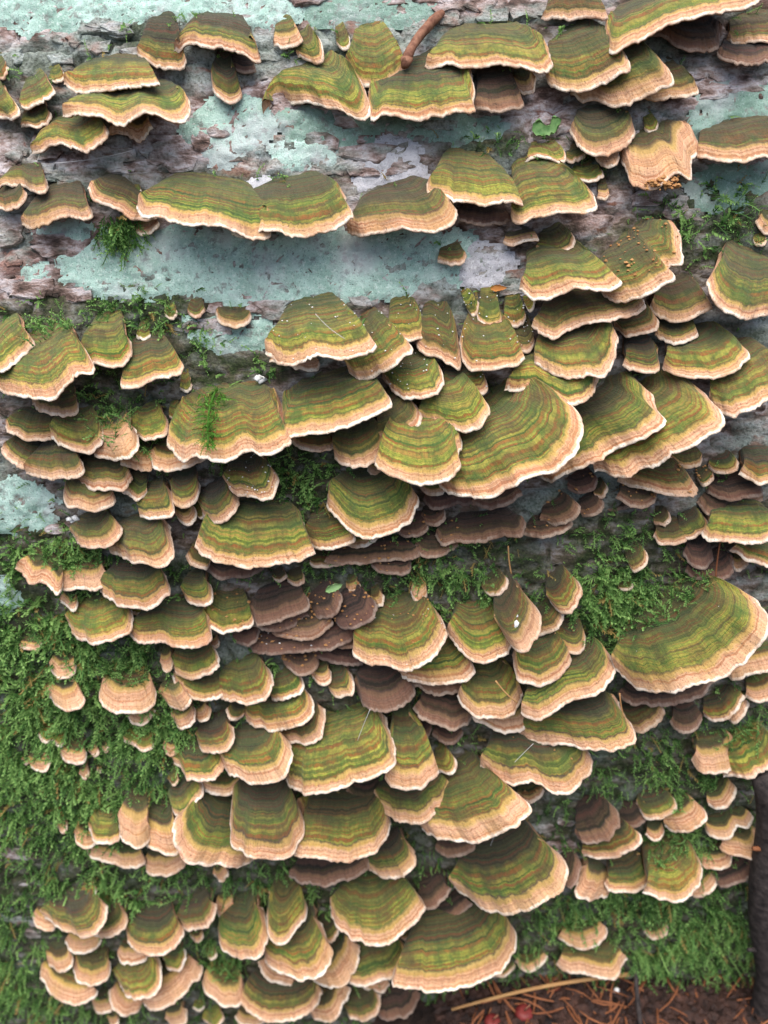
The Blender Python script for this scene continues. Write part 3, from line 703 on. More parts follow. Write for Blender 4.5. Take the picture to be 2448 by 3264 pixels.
H b|1150,500|1030,560 1070,615 1130,620 1200,600 1260,560|dark brown bracket with olive side, below the longest dark shelf
H b|850,530|560,640 650,650 760,650 850,640 960,640 1040,625 1060,590|flat dark red-brown shelf with crumbs under the gold-lipped rounded fan
H r|560,590|480,650 510,668 580,660 640,655 620,620|small rust-pink bracket by the end of the very wide shelf
H b|920,600|800,660 850,700 930,712 1000,690 1010,640|purple-brown lowest shelf under the flat dark red-brown one
H t|760,480|640,540 690,560 750,560 810,530 860,490|thin tan bracket peeping from under the rounded fan with the broken edge
H g|570,390|455,500 480,540 540,568 620,560 690,545 715,510 680,470 640,420|small rust-green bracket with gold lip between the very wide shelf and a rounded fan
H g,u3|790,210|580,270 562,310 590,370 640,430 720,480 810,495 900,475 980,420 1035,370 1045,310 1000,250 940,220|rounded green fan with broad cream lip broken at one side
H t|820,110|785,150 800,190 850,195 870,150|small pinkish tan bracket beside the yellow-green squarish one
H b|1250,250|1085,300 1110,345 1160,360 1260,345 1340,335 1400,300|dark rust shelf in shade right under the largest fan
H r|1110,190|1045,220 1090,275 1150,285 1190,270 1180,220|small rusty green bracket under the yellow-green squarish one
L m|1410,170|1320,290 1360,320 1420,310 1480,260 1530,200 1500,170|grey mossy bracket with faint pale edge below the golden-tan wavy one
L t|1500,210|1440,310 1480,335 1530,290 1560,230|small tan bracket half behind a grey mossy one
L t|1360,400|1260,520 1310,590 1390,608 1450,590 1490,520 1480,450 1440,420|rounded olive bracket with broad blurred tan lip overlapping a yellow one by the dark branch
L y|1580,340|1420,610 1500,630 1580,620 1650,570 1700,500 1700,420|mossy yellow-tan bracket just above the top of the dark branch
L t|1400,630|1340,770 1390,795 1440,780 1480,740 1492,690 1470,655|mossy tan bracket with white lip near the top of the dark branch
L m|1060,700|960,760 990,820 1050,845 1110,830 1160,790 1165,740 1130,705|grey-brown bracket with pale raised edge in the cluster near the dark branch
L t|1210,730|1110,880 1150,910 1220,915 1290,885 1330,840 1310,780 1260,750|tan-lipped mossy bracket beside the grey-brown pale-edged one
L t|1440,800|1320,880 1350,930 1410,948 1470,940 1490,880 1550,890 1580,840 1560,810|wavy whitish-edged bracket next to the dark branch
L t|1470,890|1400,1000 1440,1030 1500,1035 1590,1050 1610,980 1600,910|smooth tan bracket touching the dark branch under a whitish wavy one
L t|1390,980|1290,1060 1320,1100 1400,1110 1460,1080 1475,1020|smooth pinkish tan bracket under the one touching the dark branch
L b|1490,1040|1385,1180 1430,1208 1490,1190 1560,1140 1590,1070|dull brown lowest bracket beside the dark branch
L y|1110,950|1000,1225 1060,1255 1160,1270 1240,1255 1290,1190 1310,1120 1290,1030 1230,980 1160,970|large mossy-topped yellow bracket with broad blurred peach lip above the green slope
L t|1320,1110|1240,1240 1290,1258 1350,1230 1390,1170 1360,1130|small pinkish bracket joined to the large mossy-topped yellow one
L g|900,1040|795,1180 830,1220 900,1238 980,1225 1030,1180 1047,1120 1010,1070 960,1050|rounded green bracket with glowing golden rim above the green slope
L t|740,1080|670,1100 655,1250 700,1272 770,1270 825,1240 820,1200|small bracket with peach lip joined to the rounded golden-rimmed one
L m|800,860|680,1040 760,1058 850,1040 930,1010 985,970 975,920 930,895|dark bracket with one lit tan end above the rounded golden-rimmed one
L b|740,740|650,940 700,975 780,965 840,920 868,860 850,790 810,755|dim brown-green rounded bracket with barely paler edge
L b|940,780|875,870 920,888 980,875 1020,840 1010,800|small dim brown bracket beside the grey-brown pale-edged one
L t|1060,850|1012,920 1050,955 1090,950 1110,910 1090,870|little pinkish bracket alone under the grey-brown pale-edged one
O m|270,60|-10,370 60,420 120,470 200,500 300,500 400,475 500,420 560,340 580,270 550,200 500,160|big dark bowl-like bracket with thin pink rim below the webbed bark
O b|600,170|560,330 600,390 650,350 665,250 640,190|brown bracket behind the rim of the big dark bowl-like one
N g|1280,460|930,800 910,880 960,910 1060,915 1160,925 1260,910 1370,885 1470,830 1540,750 1575,660 1560,590 1500,520 1440,500|biggest bottom fan, dark green with broad yellow rim above the needle litter
N g,u3|820,330|590,460 600,540 640,600 710,650 800,678 890,660 960,615 1040,540 1080,480 1060,420 1000,370|round dark green fan with thin bright rim above the biggest bottom fan
N b|1120,320|1060,470 1120,490 1180,440 1220,380|brownish violet bracket between a round fan and the big dark bowl-like one
N b|1220,420|1080,540 1180,560 1260,530 1330,460|maroon-edged bracket just above the biggest bottom fan
N g,u2|820,620|660,870 720,890 800,885 870,860 940,830 985,770 985,700 950,650 920,640|green bracket with wide cream lip overlapping the biggest bottom fan
N t|640,640|495,870 540,900 600,905 650,890 690,830 730,760 740,690 700,660|tan twisted bracket beside the wide cream-lipped one
N t|820,840|740,900 800,920 860,928 900,890|pale tan sliver of a bracket under the wide cream-lipped one
N r|990,560|940,630 980,655 1030,630 1040,590|small pinkish bracket behind the round thin-rimmed fan
N g|430,480|270,640 235,740 260,800 330,840 420,860 490,850 540,800 585,710 550,650 530,560|tall green fan with peach double lip beneath a green tongue
N t|350,740|205,770 225,830 300,880 400,905 470,875 500,840|lower pink-tan lip bracket under the tall double-lipped fan
N y,u6|350,360|260,420 250,560 265,650 320,670 370,650 430,570 460,490 440,410|long green tongue-shaped bracket with white tip lying over a tall fan
N m|570,530|525,600 550,650 590,668 620,620 625,570|small mossy bracket with pale edge between a tall fan and the round thin-rimmed fan
N g,u2|160,430|60,540 0,640 20,710 80,745 150,757 210,740 245,660 245,560 220,480|bell-shaped green bracket with smooth peach rim beside the green tongue
N m,u2|320,800|150,880 105,960 130,1020 220,1070 300,1090 400,1070 480,1030 530,970 535,910 510,890|dark-centred wide bracket with broad pink-tan lip at the bottom of the log
M t|1200,780|1100,800 1068,880 1110,960 1160,995 1220,1010 1270,1000 1290,920 1270,830|tan bracket topped by bright moss beside the dark-centred pink-lipped one
N t|600,880|475,1050 530,1085 590,1080 630,1030 660,970 690,910|green and tan small bracket beside the dark-centred pink-lipped one
N r|750,900|665,1020 690,1065 740,1080 800,1060 840,1010 845,945|rounded brown-green small bracket with tan rim under the pale sliver
N b|930,890|830,1060 900,1080 980,1060 1040,990 1050,930|dark purplish bracket in shade under the biggest bottom fan
N t|160,1000|80,1060 120,1100 200,1110 250,1090|orange-tan bracket under the dark-centred pink-lipped one
N b|600,170|370,310 430,355 550,365 670,345 760,300 790,230|wide dusky brown bracket in shade beneath the third great lower fan
N m|900,100|790,290 860,320 960,315 1020,270 1030,200 990,140|dim olive-brown bracket above the round thin-rimmed fan
N b|1250,90|1140,170 1180,205 1270,205 1340,170 1350,130|brown bracket in the shade under the large pointed golden-lipped fan
M m|400,390|230,520 290,580 360,600 410,640 470,640 520,600 550,540 555,480 520,430|mossy flat-topped bracket with wavy brown and cream lip, head of the lower moss cluster
M t|240,470|175,530 190,580 230,605 280,600 290,560|pale tan bracket beside the mossy flat-topped one
M r|600,450|490,630 560,638 620,620 655,580 660,530 640,480|olive bracket with pale lip behind the mossy flat-topped one
M t|440,600|342,670 370,715 430,730 490,710 540,660|tan two-lobed bracket right under the mossy flat-topped one
M t|320,680|245,740 265,795 320,818 370,800 388,750 370,700|small rounded tan bracket beside a greener one in the lower moss cluster
M t|490,700|390,740 382,810 410,870 470,895 530,885 575,840 590,780|green-centred tan bracket in the middle of the lower moss cluster
M t|350,760|215,800 220,870 270,940 350,985 430,990 490,960 510,920|large tan bracket with white frill, lowest of the lower moss cluster
M m,u2|820,480|670,590 665,650 700,700 770,730 840,735 910,710 950,660 965,600 940,550|rounded bracket with dark ring and peach lip, a tiny bud on its base
M t|700,640|628,730 650,780 710,788 770,755 780,720|small tan bracket under the dark-ringed one
M y|740,720|620,830 630,900 680,960 740,972 800,940 840,870 850,800 830,740|pale whitish bracket with washed-out olive centre
M t|660,870|580,920 590,990 620,1040 680,1050 740,1030 760,980|tan bracket under the pale whitish one
M t|540,930|487,980 500,1030 550,1045 590,1020 580,960|small brownish tan bracket beside the lowest white-frilled one
M t|910,760|760,980 780,1015 830,1020 920,990 980,940 1000,890 1050,860 1060,790 1010,765|tan and green wavy bracket sweeping upward beside the pale whitish one
M y|920,680|862,740 880,800 920,828 960,800 978,740 970,700|small yellow-green bracket above the sweeping wavy one
M r|1050,420|950,550 980,590 1040,600 1100,570 1130,520 1135,460|green bracket with brown ring and peach lip near a round tan button
M t|1190,420|1142,480 1155,525 1190,535 1225,510 1240,470|round tan button-like bracket on dark bark
M t|1040,590|1005,630 1035,665 1070,640 1065,605|tiny tan bracket under a brown-ringed green one
J t|610,960|460,1010 490,1050 570,1075 650,1095 720,1105 760,1070 750,1010|wide brown-topped tan bracket under the yellow-tan cluster
J t|880,990|755,1080 790,1130 870,1147 940,1130 990,1080 1000,1040|rounded brown-topped tan bracket beside the first great lower fan
J t|460,860|398,920 410,970 450,990 500,980 510,920|small tan bracket at the outer end of the yellow-tan cluster
J y|560,770|475,880 490,950 540,970 590,975 635,945 640,860|yellowish tan bracket with moss on its top in the yellow-tan cluster
J t|730,700|625,860 635,950 680,985 740,990 780,960 790,880|tall tan bracket with yellow base in the yellow-tan cluster
J t|850,760|770,880 755,960 800,1010 870,1025 930,1010 950,960 930,850|brown-banded tan bracket beside the first great lower fan
J t|325,835|295,880 320,918 350,890 345,855|@1
J t|205,490|155,550 185,590 230,588 255,545 245,510|@2
J t|135,505|115,535 135,552 155,540|@1
J t|390,430|325,500 345,545 400,552 450,530 455,490|@2
J y|270,340|200,400 230,440 280,440 320,458 345,430|yellow lumpy bracket nearly buried in feathery moss
J y|730,350|660,420 720,460 740,490 780,492 812,465 805,420|yellow and green notched bracket in moss beside the moss-topped tan one
J t|490,455|470,490 490,512 512,490 508,470|@1
J t|552,440|538,475 552,495 570,470 565,450|@1
J t|448,560|430,610 445,642 468,610 465,575|@1
J t|525,560|512,585 525,598 538,582|@1
M t|595,1030|570,1075 590,1105 622,1095 618,1050|small tan bracket below the lower moss cluster
M t|930,990|880,1090 930,1120 975,1090 982,1020|golden-tan bracket below the sweeping wavy one
M y|1050,975|1020,1010 1050,1032 1082,1010|tiny pale yellow bracket in moss near the tan moss-topped one
M y|1130,1020|1075,1080 1130,1120 1180,1080 1175,1040|pale yellow bracket in moss below the tan moss-topped one
M y|1110,690|1085,735 1110,762 1142,740 1135,705|tiny pale yellow bracket under a round tan button
M y|470,340|442,400 470,432 500,410 498,370|tiny yellow-tan bracket standing on the mossy flat-topped one's base
M t|838,460|808,500 835,525 866,500 860,480|tiny tan bud on the base of the dark-ringed bracket
J t|1165,1080|1130,1145 1160,1172 1198,1140 1192,1100|small olive-tan bracket below the first great lower fan
O t|690,560|550,640 610,685 690,700 760,680 800,640 805,590|mossy tan bracket, upper of a low pair just above the needle litter
O t|680,660|540,780 600,810 700,830 790,860 840,855 880,820 910,750|tan layered bracket with white buds, lower of a low pair above the needle litter
O t|410,720|325,770 360,810 410,820 460,790 490,740|small tan bracket beside the low pair above the needle litter
O t|1065,550|1005,610 1040,645 1085,645 1125,610 1128,580|lone small tan bracket on the bright green moss slope
O r|270,760|200,840 260,855 320,800 310,770|small rusty bracket under the rim of the biggest bottom fan
K b|1180,170|1030,250 1070,310 1150,350 1240,370 1310,340 1335,290|dull olive-brown bracket behind a web strand beside the narrow rust-striped fan
K b|1070,310|1030,370 1060,410 1100,415 1125,370|tiny brown bracket under a dull olive-brown one beside the narrow rust-striped fan
K b|1200,350|1125,390 1170,440 1230,460 1270,430 1290,390|small violet-brown bracket below a dull olive-brown one near the web strands
I m|1600,60|1510,170 1570,200 1640,240 1720,230 1750,150|olive mossy bracket beside the dark brown fuzzy one
I b|980,230|860,300 940,345 1030,340 1080,300|crumbly dark brown bracket under the torn pinkish brown one
L b|1240,240|1140,330 1200,390 1270,380 1310,310|dim mossy brown bracket beside the grey mossy pale-edged one
L t|1620,100|1540,190 1600,230 1680,210 1720,150|peach bracket just under the golden-tan wavy one
H b|330,870|165,975 260,1005 380,985 470,930|thin purple-brown shelf squeezed between the two uppermost crumb-strewn ones
H b|690,990|560,1060 640,1100 740,1080 800,1020|thin purple-brown shelf running under the round dusty fan
I b|250,250|90,330 180,360 290,340 360,290|flat dark rust bracket under the great central fans beside green moss
I b|900,330|780,345 830,370 920,355 990,320|low crumbly rust bracket at the end of the shaded dark brown band
"""

# ------------------------------------------------------------------ moss cover (photo pixels turned into places on the log)
MOSS_SPOTS = [  # x, y, rx, ry, weight
    (450,110,110,50,4),(110,230,130,70,3),(40,400,60,40,2),(1560,460,170,50,4),(1900,520,110,60,4),(2230,720,170,110,7),(2330,620,90,50,6),
    (2000,820,80,50,3),(1600,950,120,60,3),(90,990,170,70,4),(450,1000,200,80,6),(570,1080,130,80,7),(620,1180,140,80,5),(350,1270,110,120,5),(150,1230,150,90,3),
    (430,1330,110,100,5),(760,1180,200,60,4),(900,1480,260,80,5),(980,1580,170,110,7),(560,1500,150,60,3),(420,1560,140,80,3),(160,1780,180,100,8),(330,1830,160,90,5),
    (600,1900,90,110,7),(1000,1830,240,60,4),(1400,1780,330,100,6),(1500,1870,260,110,7),(1980,1740,200,120,5),(1950,1900,140,130,9),(1900,2000,110,150,8),(2030,1960,110,90,5),
    (150,2080,330,170,10),(130,2350,320,250,10),(420,2330,210,200,9),(250,2560,260,160,9),(40,2800,150,200,6),(420,2820,360,90,9),(830,2820,190,90,7),(1000,2850,170,80,5),
    (90,3140,260,220,8),(420,3230,200,60,4),(650,2960,160,110,5),(690,3120,110,90,5),(1260,2720,130,120,5),(1800,2540,160,200,4),(2040,2440,180,120,6),(2150,2560,150,110,6),
    (2180,2700,120,110,7),(2060,2960,320,170,10),(2300,3000,150,170,9),(2330,2900,120,100,7),(1720,2890,130,130,4),(1340,3100,190,80,5),(1750,3070,220,60,6),(2050,3080,200,60,8),(880,2120,70,70,5),(800,2380,70,80,4),
    (2330,2050,80,60,3),(2280,2330,90,100,5),(2000,2280,120,60,4),(1150,2680,80,90,3),(300,640,60,30,2),(1180,1210,160,40,2),(1430,1240,60,30,3),(-260,2300,260,520,9),(-240,3000,240,300,7),(2640,2950,160,260,8),(2680,2100,150,300,6),(-200,1750,180,200,7)]
TILES = {'A':(0,0),'B':(700,0),'C':(1448,0),'D':(0,700),'E':(700,700),'F':(1448,700),'G':(0,1400),'H':(700,1400),'I':(1448,1400),
         'J':(0,2100),'K':(700,2100),'L':(1448,2100),'M':(0,2600),'N':(700,2600),'O':(1448,2600)}
for _l in TABLE.strip().split('\n'):
    _h, _b, _r, _ = _l.split('|')
    _o = TILES[_h[0]]; _xs = [float(p.split(',')[0]) for p in _r.split()]
    _bx, _by = (float(q) for q in _b.split(','))
    _w = (max(_xs) - min(_xs)) / 1.659
    MOSS_SPOTS.append((_o[0] + (0.5 * _bx + 0.25 * (max(_xs) + min(_xs))) / 1.659, _o[1] + _by / 1.659 + 8, max(18, 0.42 * _w), 26, 3.4))
_MS = np.array(MOSS_SPOTS, float)
def moss_weight(px, py):
    px = np.asarray(px, float); py = np.asarray(py, float)
    w = np.zeros(px.shape)
    for x, y, rx, ry, d in _MS:
        q = ((px - x) / rx) ** 2 + ((py - y) / ry) ** 2
        w = np.maximum(w, d * np.exp(-0.5 * q ** 1.5))
    w = np.maximum(w, 2.0 * sstep(1250, 1500, py) + 1.6 * sstep(1900, 2200, py))
    return w

def project(P):
    d = P - CAM
    z = d @ FWD
    return W_PX / 2 + F_PX * (d @ RGT) / z, H_PX / 2 - F_PX * (d @ UPV) / z

# ------------------------------------------------------------------ the log: skin with furrows
def bark_height(x, a):
    wx = x + 0.012 * (fbm(x * 25, a * 40, 3) - 0.5)
    wa = a + 0.010 * (fbm(x * 25, a * 40, 8) - 0.5)
    big = fbm(x * 9, a * 16, 21, 3) - 0.5
    c1 = cracks(wx * 32, wa * 75, 31)
    c2 = cracks(wx * 90, wa * 150, 37)
    h = 0.008 * big + 0.0036 * sstep(0.0, 0.16, c1) + 0.0011 * sstep(0.0, 0.25, c2)
    h += 0.0022 * (fbm(x * 70, a * 190, 41, 4) - 0.5)
    return h - 0.0035

xs = np.concatenate([np.linspace(-1.6, -0.36, 26)[:-1], np.arange(-0.36, 0.3601, 0.0019), np.linspace(0.36, 1.6, 26)[1:]])
as_ = np.concatenate([np.arange(-0.50, 0.36, 0.0019), np.linspace(0.36, 3.1, 60)[1:]])
GX, GA = np.meshgrid(xs, as_)
GH = bark_height(GX, GA)
GP = on_log(GX.ravel(), GA.ravel(), GH.ravel())
gpx, gpy = project(GP)
gm = np.clip(moss_weight(gpx, gpy) / 4.0, 0, 1)
far = (np.abs(GX.ravel()) > 0.36) | (GA.ravel() > 0.36)
gm[far] = 0.6
nx, na = len(xs), len(as_)
ii, jj = np.meshgrid(np.arange(nx - 1), np.arange(na - 1))
q0 = (jj * nx + ii).ravel()
gf = np.stack([q0, q0 + 1, q0 + nx + 1, q0 + nx], 1)
LOG = fast_mesh('fallen_log', GP, gf, M_BARK, smooth=True, attrs={'moss': gm})
tag(LOG, 'thick fallen log with furrowed grey-brown bark, lichen, moss and bracket fungi', 'log')

# ------------------------------------------------------------------ bark plates standing proud of the furrows
def plate(x, a, lx, la, seed):
    r = np.random.default_rng(seed)
    n = 9
    ang = np.sort(np.linspace(0, 2 * pi, n, endpoint=False) + r.uniform(-0.25, 0.25, n))
    rad = r.uniform(0.6, 1.2, n)
    ca, sa = np.cos(ang), np.sin(ang)
    sup = 1.0 / np.maximum(np.abs(ca), np.abs(sa)) ** 0.9
    ox, oa = lx * rad * ca * sup, la * rad * sa * sup
    tilt = r.uniform(-0.05, 0.05, 2); th = r.uniform(0.0005, 0.0014)
    hb = bark_height(np.array([x]), np.array([a]))[0]
    V = []
    for k, lift in ((1.0, -0.004), (0.97, th * 0.6), (0.80, th)):
        V.append(on_log(x + ox * k, a + oa * k, hb + lift + (tilt[0] * ox + tilt[1] * oa) * (lift > 0) + r.uniform(-0.0004, 0.0004, n)))
    V.append(on_log(np.array([x]), np.array([a]), hb + th * r.uniform(0.8, 1.3)))
    V = np.concatenate(V)
    F = []
    for rr in range(2):
        for k in range(n):
            k2 = (k + 1) % n
            F.append((rr * n + k, rr * n + k2, (rr + 1) * n + k2, (rr + 1) * n + k))
    for k in range(n): F.append((2 * n + k, 2 * n + (k + 1) % n, 3 * n))
    return V, F

PLATE_AREAS = [  # x0, y0, x1, y1 of bare bark in the photo, how many
    (0,80,480,200,16),(180,300,560,620,0),(0,430,180,560,8),(230,440,560,560,12),(520,470,640,560,4),(640,420,880,560,6),(1000,380,1420,560,16),(0,700,300,960,22),(80,900,300,980,6),
    (860,90,1000,230,6),(950,0,1420,90,10),(1380,0,1740,90,10),(820,960,1250,1010,8),(1540,870,1660,960,6),(1440,640,1700,760,10),(1640,380,1960,470,7),(2040,580,2220,720,10),(2200,230,2448,330,6),
    (560,980,920,1130,8),(1040,1480,1120,1520,2),(170,1560,260,1760,5),(1640,1090,1720,1180,3),(0,560,230,640,7),(1900,380,2060,450,4),(1700,2620,1860,2800,6),(0,2650,110,3000,8)]
pr = np.random.default_rng(5)
for (x0, y0, x1, y1, n) in PLATE_AREAS:
    for k in range(n):
        px, py = pr.uniform(x0, x1), pr.uniform(y0, y1)
        a, P = hit_log(px, py)
        s = pr.uniform(0.5, 1.25)
        V, F = plate(P[0], a, 0.0075 * s * pr.uniform(0.7, 1.6), 0.0042 * s, int(pr.integers(1e6)))
        c0 = V.mean(0)
        mesh_obj('bark_plate', V, F, M_BARK, parent=LOG, smooth=False, attrs={'moss': np.full(len(V), 0.08)})

# ------------------------------------------------------------------ lichen crusts
def in_poly(px, py, poly):
    """signed-ish distance in pixels to a polygon, positive inside"""
    P = np.asarray(poly, float); n = len(P)
    inside = np.zeros(px.shape, bool); dmin = np.full(px.shape, 1e9)
    for i in range(n):
        x1, y1 = P[i]; x2, y2 = P[(i + 1) % n]
        cond = ((y1 > py) != (y2 > py)) & (px < (x2 - x1) * (py - y1) / (y2 - y1 + 1e-9) + x1)
        inside ^= cond
        t = np.clip(((px - x1) * (x2 - x1) + (py - y1) * (y2 - y1)) / ((x2 - x1) ** 2 + (y2 - y1) ** 2 + 1e-9), 0, 1)
        dmin = np.minimum(dmin, np.hypot(px - x1 - t * (x2 - x1), py - y1 - t * (y2 - y1)))
    return np.where(inside, dmin, -dmin)

LICHENS = [
    ('mint', [(-60,-60),(960,-60),(950,60),(860,80),(700,75),(520,40),(420,60),(330,70),(230,100),(120,120),(90,105),(-60,80)], 'long pale mint lichen crust running along the top of the log'),
    ('grey', [(980,-60),(1400,-60),(1380,60),(1250,80),(1150,85),(1000,70)], 'grey-green lichen crust behind the red-brown twig'),
    ('mint', [(560,440),(640,340),(730,300),(830,330),(870,400),(820,470),(760,500),(700,545),(640,490)], 'mint lichen patch with cracks below the tongue-shaped bracket'),
    ('mint', [(880,480),(950,440),(1040,450),(1100,500),(1060,545),(980,530),(900,545)], 'small mint lichen patch above the notch in the long shelf'),
    ('grey', [(870,380),(960,350),(1080,380),(1180,400),(1175,470),(1090,480),(1010,440),(920,440)], 'grey-green lichen patch under the straight-sided green bracket'),
    ('mint', [(200,830),(280,780),(330,720),(460,735),(560,725),(800,740),(1050,740),(1300,730),(1440,720),(1500,760),(1480,830),(1440,900),(1340,900),(1300,950),(1120,960),(1000,935),(920,980),(800,985),(650,930),(440,960),(330,950),(210,890)], 'largest mint lichen sheet spread on bark below the long green shelf'),
    ('mint', [(590,1010),(720,1030),(860,1030),(890,1070),(820,1110),(700,1125),(620,1080)], 'mint lichen patch around the rust-brown half-moon brackets'),
    ('mint', [(-60,1510),(90,1535),(170,1600),(175,1650),(120,1690),(60,1700),(-60,1680)], 'bright mint lichen blob amid moss below the dark joined pair'),
    ('mint', [(-60,1830),(40,1850),(60,1920),(-60,1960)], 'small mint lichen scrap in moss below the bright mint blob'),
    ('grey', [(2180,590),(2250,540),(2380,520),(2500,500),(2500,600),(2370,640),(2290,660),(2230,650)], 'blue-grey lichen patch below the pinkish-lipped bracket beside the frayed one'),
    ('grey', [(2180,380),(2230,300),(2330,260),(2500,300),(2500,390),(2330,370),(2260,420),(2200,440)], 'blue-grey lichen patch below the glowing cream-rimmed fan'),
    ('mint', [(70,850),(130,840),(180,890),(150,905),(90,890)], 'small mint lichen scrap on bare grey bark beside the largest sheet'),
    ('white', [(1480,790),(1600,790),(1640,860),(1610,920),(1540,930),(1470,890)], 'whitish crumbly lichen patch at the end of the largest mint sheet'),
    ('mint', [(110,725),(260,700),(300,720),(270,760),(120,755)], 'thin mint lichen strip under the pink-lipped bracket'),
    ('white', [(1130,570),(1180,500),(1240,440),(1330,470),(1340,560),(1250,595),(1150,605)], 'whitish violet lichen patch above the brown end of the long shelf'),
    ('white', [(740,610),(800,570),(850,580),(840,640),(790,650)], 'white bark-dust patch filling the notch of the long shelf'),
    ('grey', [(1040,400),(1240,380),(1450,370),(1640,390),(1600,440),(1420,450),(1250,420),(1100,430)], 'thin dark grey-green lichen film under the straight-sided bracket'),
]
fine = (np.abs(GX) <= 0.36) & (GA <= 0.355)
GPX = gpx.reshape(GX.shape); GPY = gpy.reshape(GX.shape)
for li, (kind, poly, lab) in enumerate(LICHENS):
    P = np.array(poly, float)
    mrg = 40
    box = fine & (GPX > P[:, 0].min() - mrg) & (GPX < P[:, 0].max() + mrg) & (GPY > P[:, 1].min() - mrg) & (GPY < P[:, 1].max() + mrg)
    J, I = np.where(box)
    j0, j1, i0, i1 = J.min(), J.max(), I.min(), I.max()
    sx, sa = xs[i0:i1 + 1], as_[j0:j1 + 1]
    ux = np.linspace(sx[0], sx[-1], int((sx[-1] - sx[0]) / 0.0014) + 2); ua = np.linspace(sa[0], sa[-1], int((sa[-1] - sa[0]) / 0.0014) + 2)
    X, A = np.meshgrid(ux, ua)
    Hh = bark_height(X, A)
    Hh = np.maximum(Hh, 0.008 * (fbm(X * 9, A * 16, 21, 3) - 0.5) + 0.0007)      # the crust bridges the furrows
    Q = on_log(X.ravel(), A.ravel(), Hh.ravel())
    px, py = project(Q)
    sd = in_poly(px, py, poly)
    x_, a_ = X.ravel(), A.ravel()
    m = sd / 30.0 + 2.6 * (fbm(x_ * 70, a_ * 90, 60 + li, 5, 0.6) - 0.5) + 0.25
    m = np.minimum(m, 1.5 * (cracks(x_ * 55 + 0.4 * fbm(x_ * 90, a_ * 90, 4), a_ * 80, 70 + li) - 0.028) * 8)
    m = np.minimum(m, (fbm(x_ * 130, a_ * 170, 90 + li, 4, 0.6) - 0.25) * 9)
    off = -0.0005 + 0.0012 * sstep(-0.15, 0.5, m) + 0.0012 * (fbm(x_ * 260, a_ * 260, 99) - 0.5)
    Q = on_log(x_, a_, Hh.ravel() + off)
    n_x, n_a = len(ux), len(ua)
    ii, jj = np.meshgrid(np.arange(n_x - 1), np.arange(n_a - 1))
    q = (jj * n_x + ii).ravel()
    f = np.stack([q, q + 1, q + n_x + 1, q + n_x], 1)
    keep = (m > -0.12)[f].any(1)
    f = f[keep]
    used = np.unique(f); remap = -np.ones(len(Q), int); remap[used] = np.arange(len(used))
    if len(used) < 10: continue
    o = fast_mesh('lichen_patch', Q[used], remap[f], M_LICH[kind], smooth=True)
    tag(o, lab, 'lichen', 'lichen crusts on the log')

# ------------------------------------------------------------------ bracket fungi
TILES = {'A':(0,0),'B':(700,0),'C':(1448,0),'D':(0,700),'E':(700,700),'F':(1448,700),'G':(0,1400),'H':(700,1400),'I':(1448,1400),
         'J':(0,2100),'K':(700,2100),'L':(1448,2100),'M':(0,2600),'N':(700,2600),'O':(1448,2600)}
SHARED = {'@1': 'tiny tan bracket poking out of the deep feathery moss',
          '@2': 'small rounded tan bracket sitting alone in the deep feathery moss',
          '@3': 'small rusty bracket on bark below the very wide banded shelf',
          '@4': 'small dark brown bracket in the shaded band under the great fans'}
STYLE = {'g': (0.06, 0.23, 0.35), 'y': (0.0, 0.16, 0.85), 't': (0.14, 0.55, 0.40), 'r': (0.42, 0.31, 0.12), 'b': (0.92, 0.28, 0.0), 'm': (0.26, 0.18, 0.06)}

def catmull(P, n):
    P = np.asarray(P, float)
    E = np.vstack([2 * P[0] - P[1], P, 2 * P[-1] - P[-2]])
    out = []
    for i in range(1, len(E) - 2):
        p0, p1, p2, p3 = E[i - 1], E[i], E[i + 1], E[i + 2]
        for t in np.linspace(0, 1, 12, endpoint=False):
            out.append(0.5 * ((2 * p1) + (-p0 + p2) * t + (2 * p0 - 5 * p1 + 4 * p2 - p3) * t * t + (-p0 + 3 * p1 - 3 * p2 + p3) * t ** 3))
    out.append(P[-1])
    out = np.array(out)
    d = np.concatenate([[0], np.cumsum(np.hypot(*np.diff(out, axis=0).T))])
    s = np.linspace(0, d[-1], n)
    return np.stack([np.interp(s, d, out[:, 0]), np.interp(s, d, out[:, 1])], 1), d[-1]

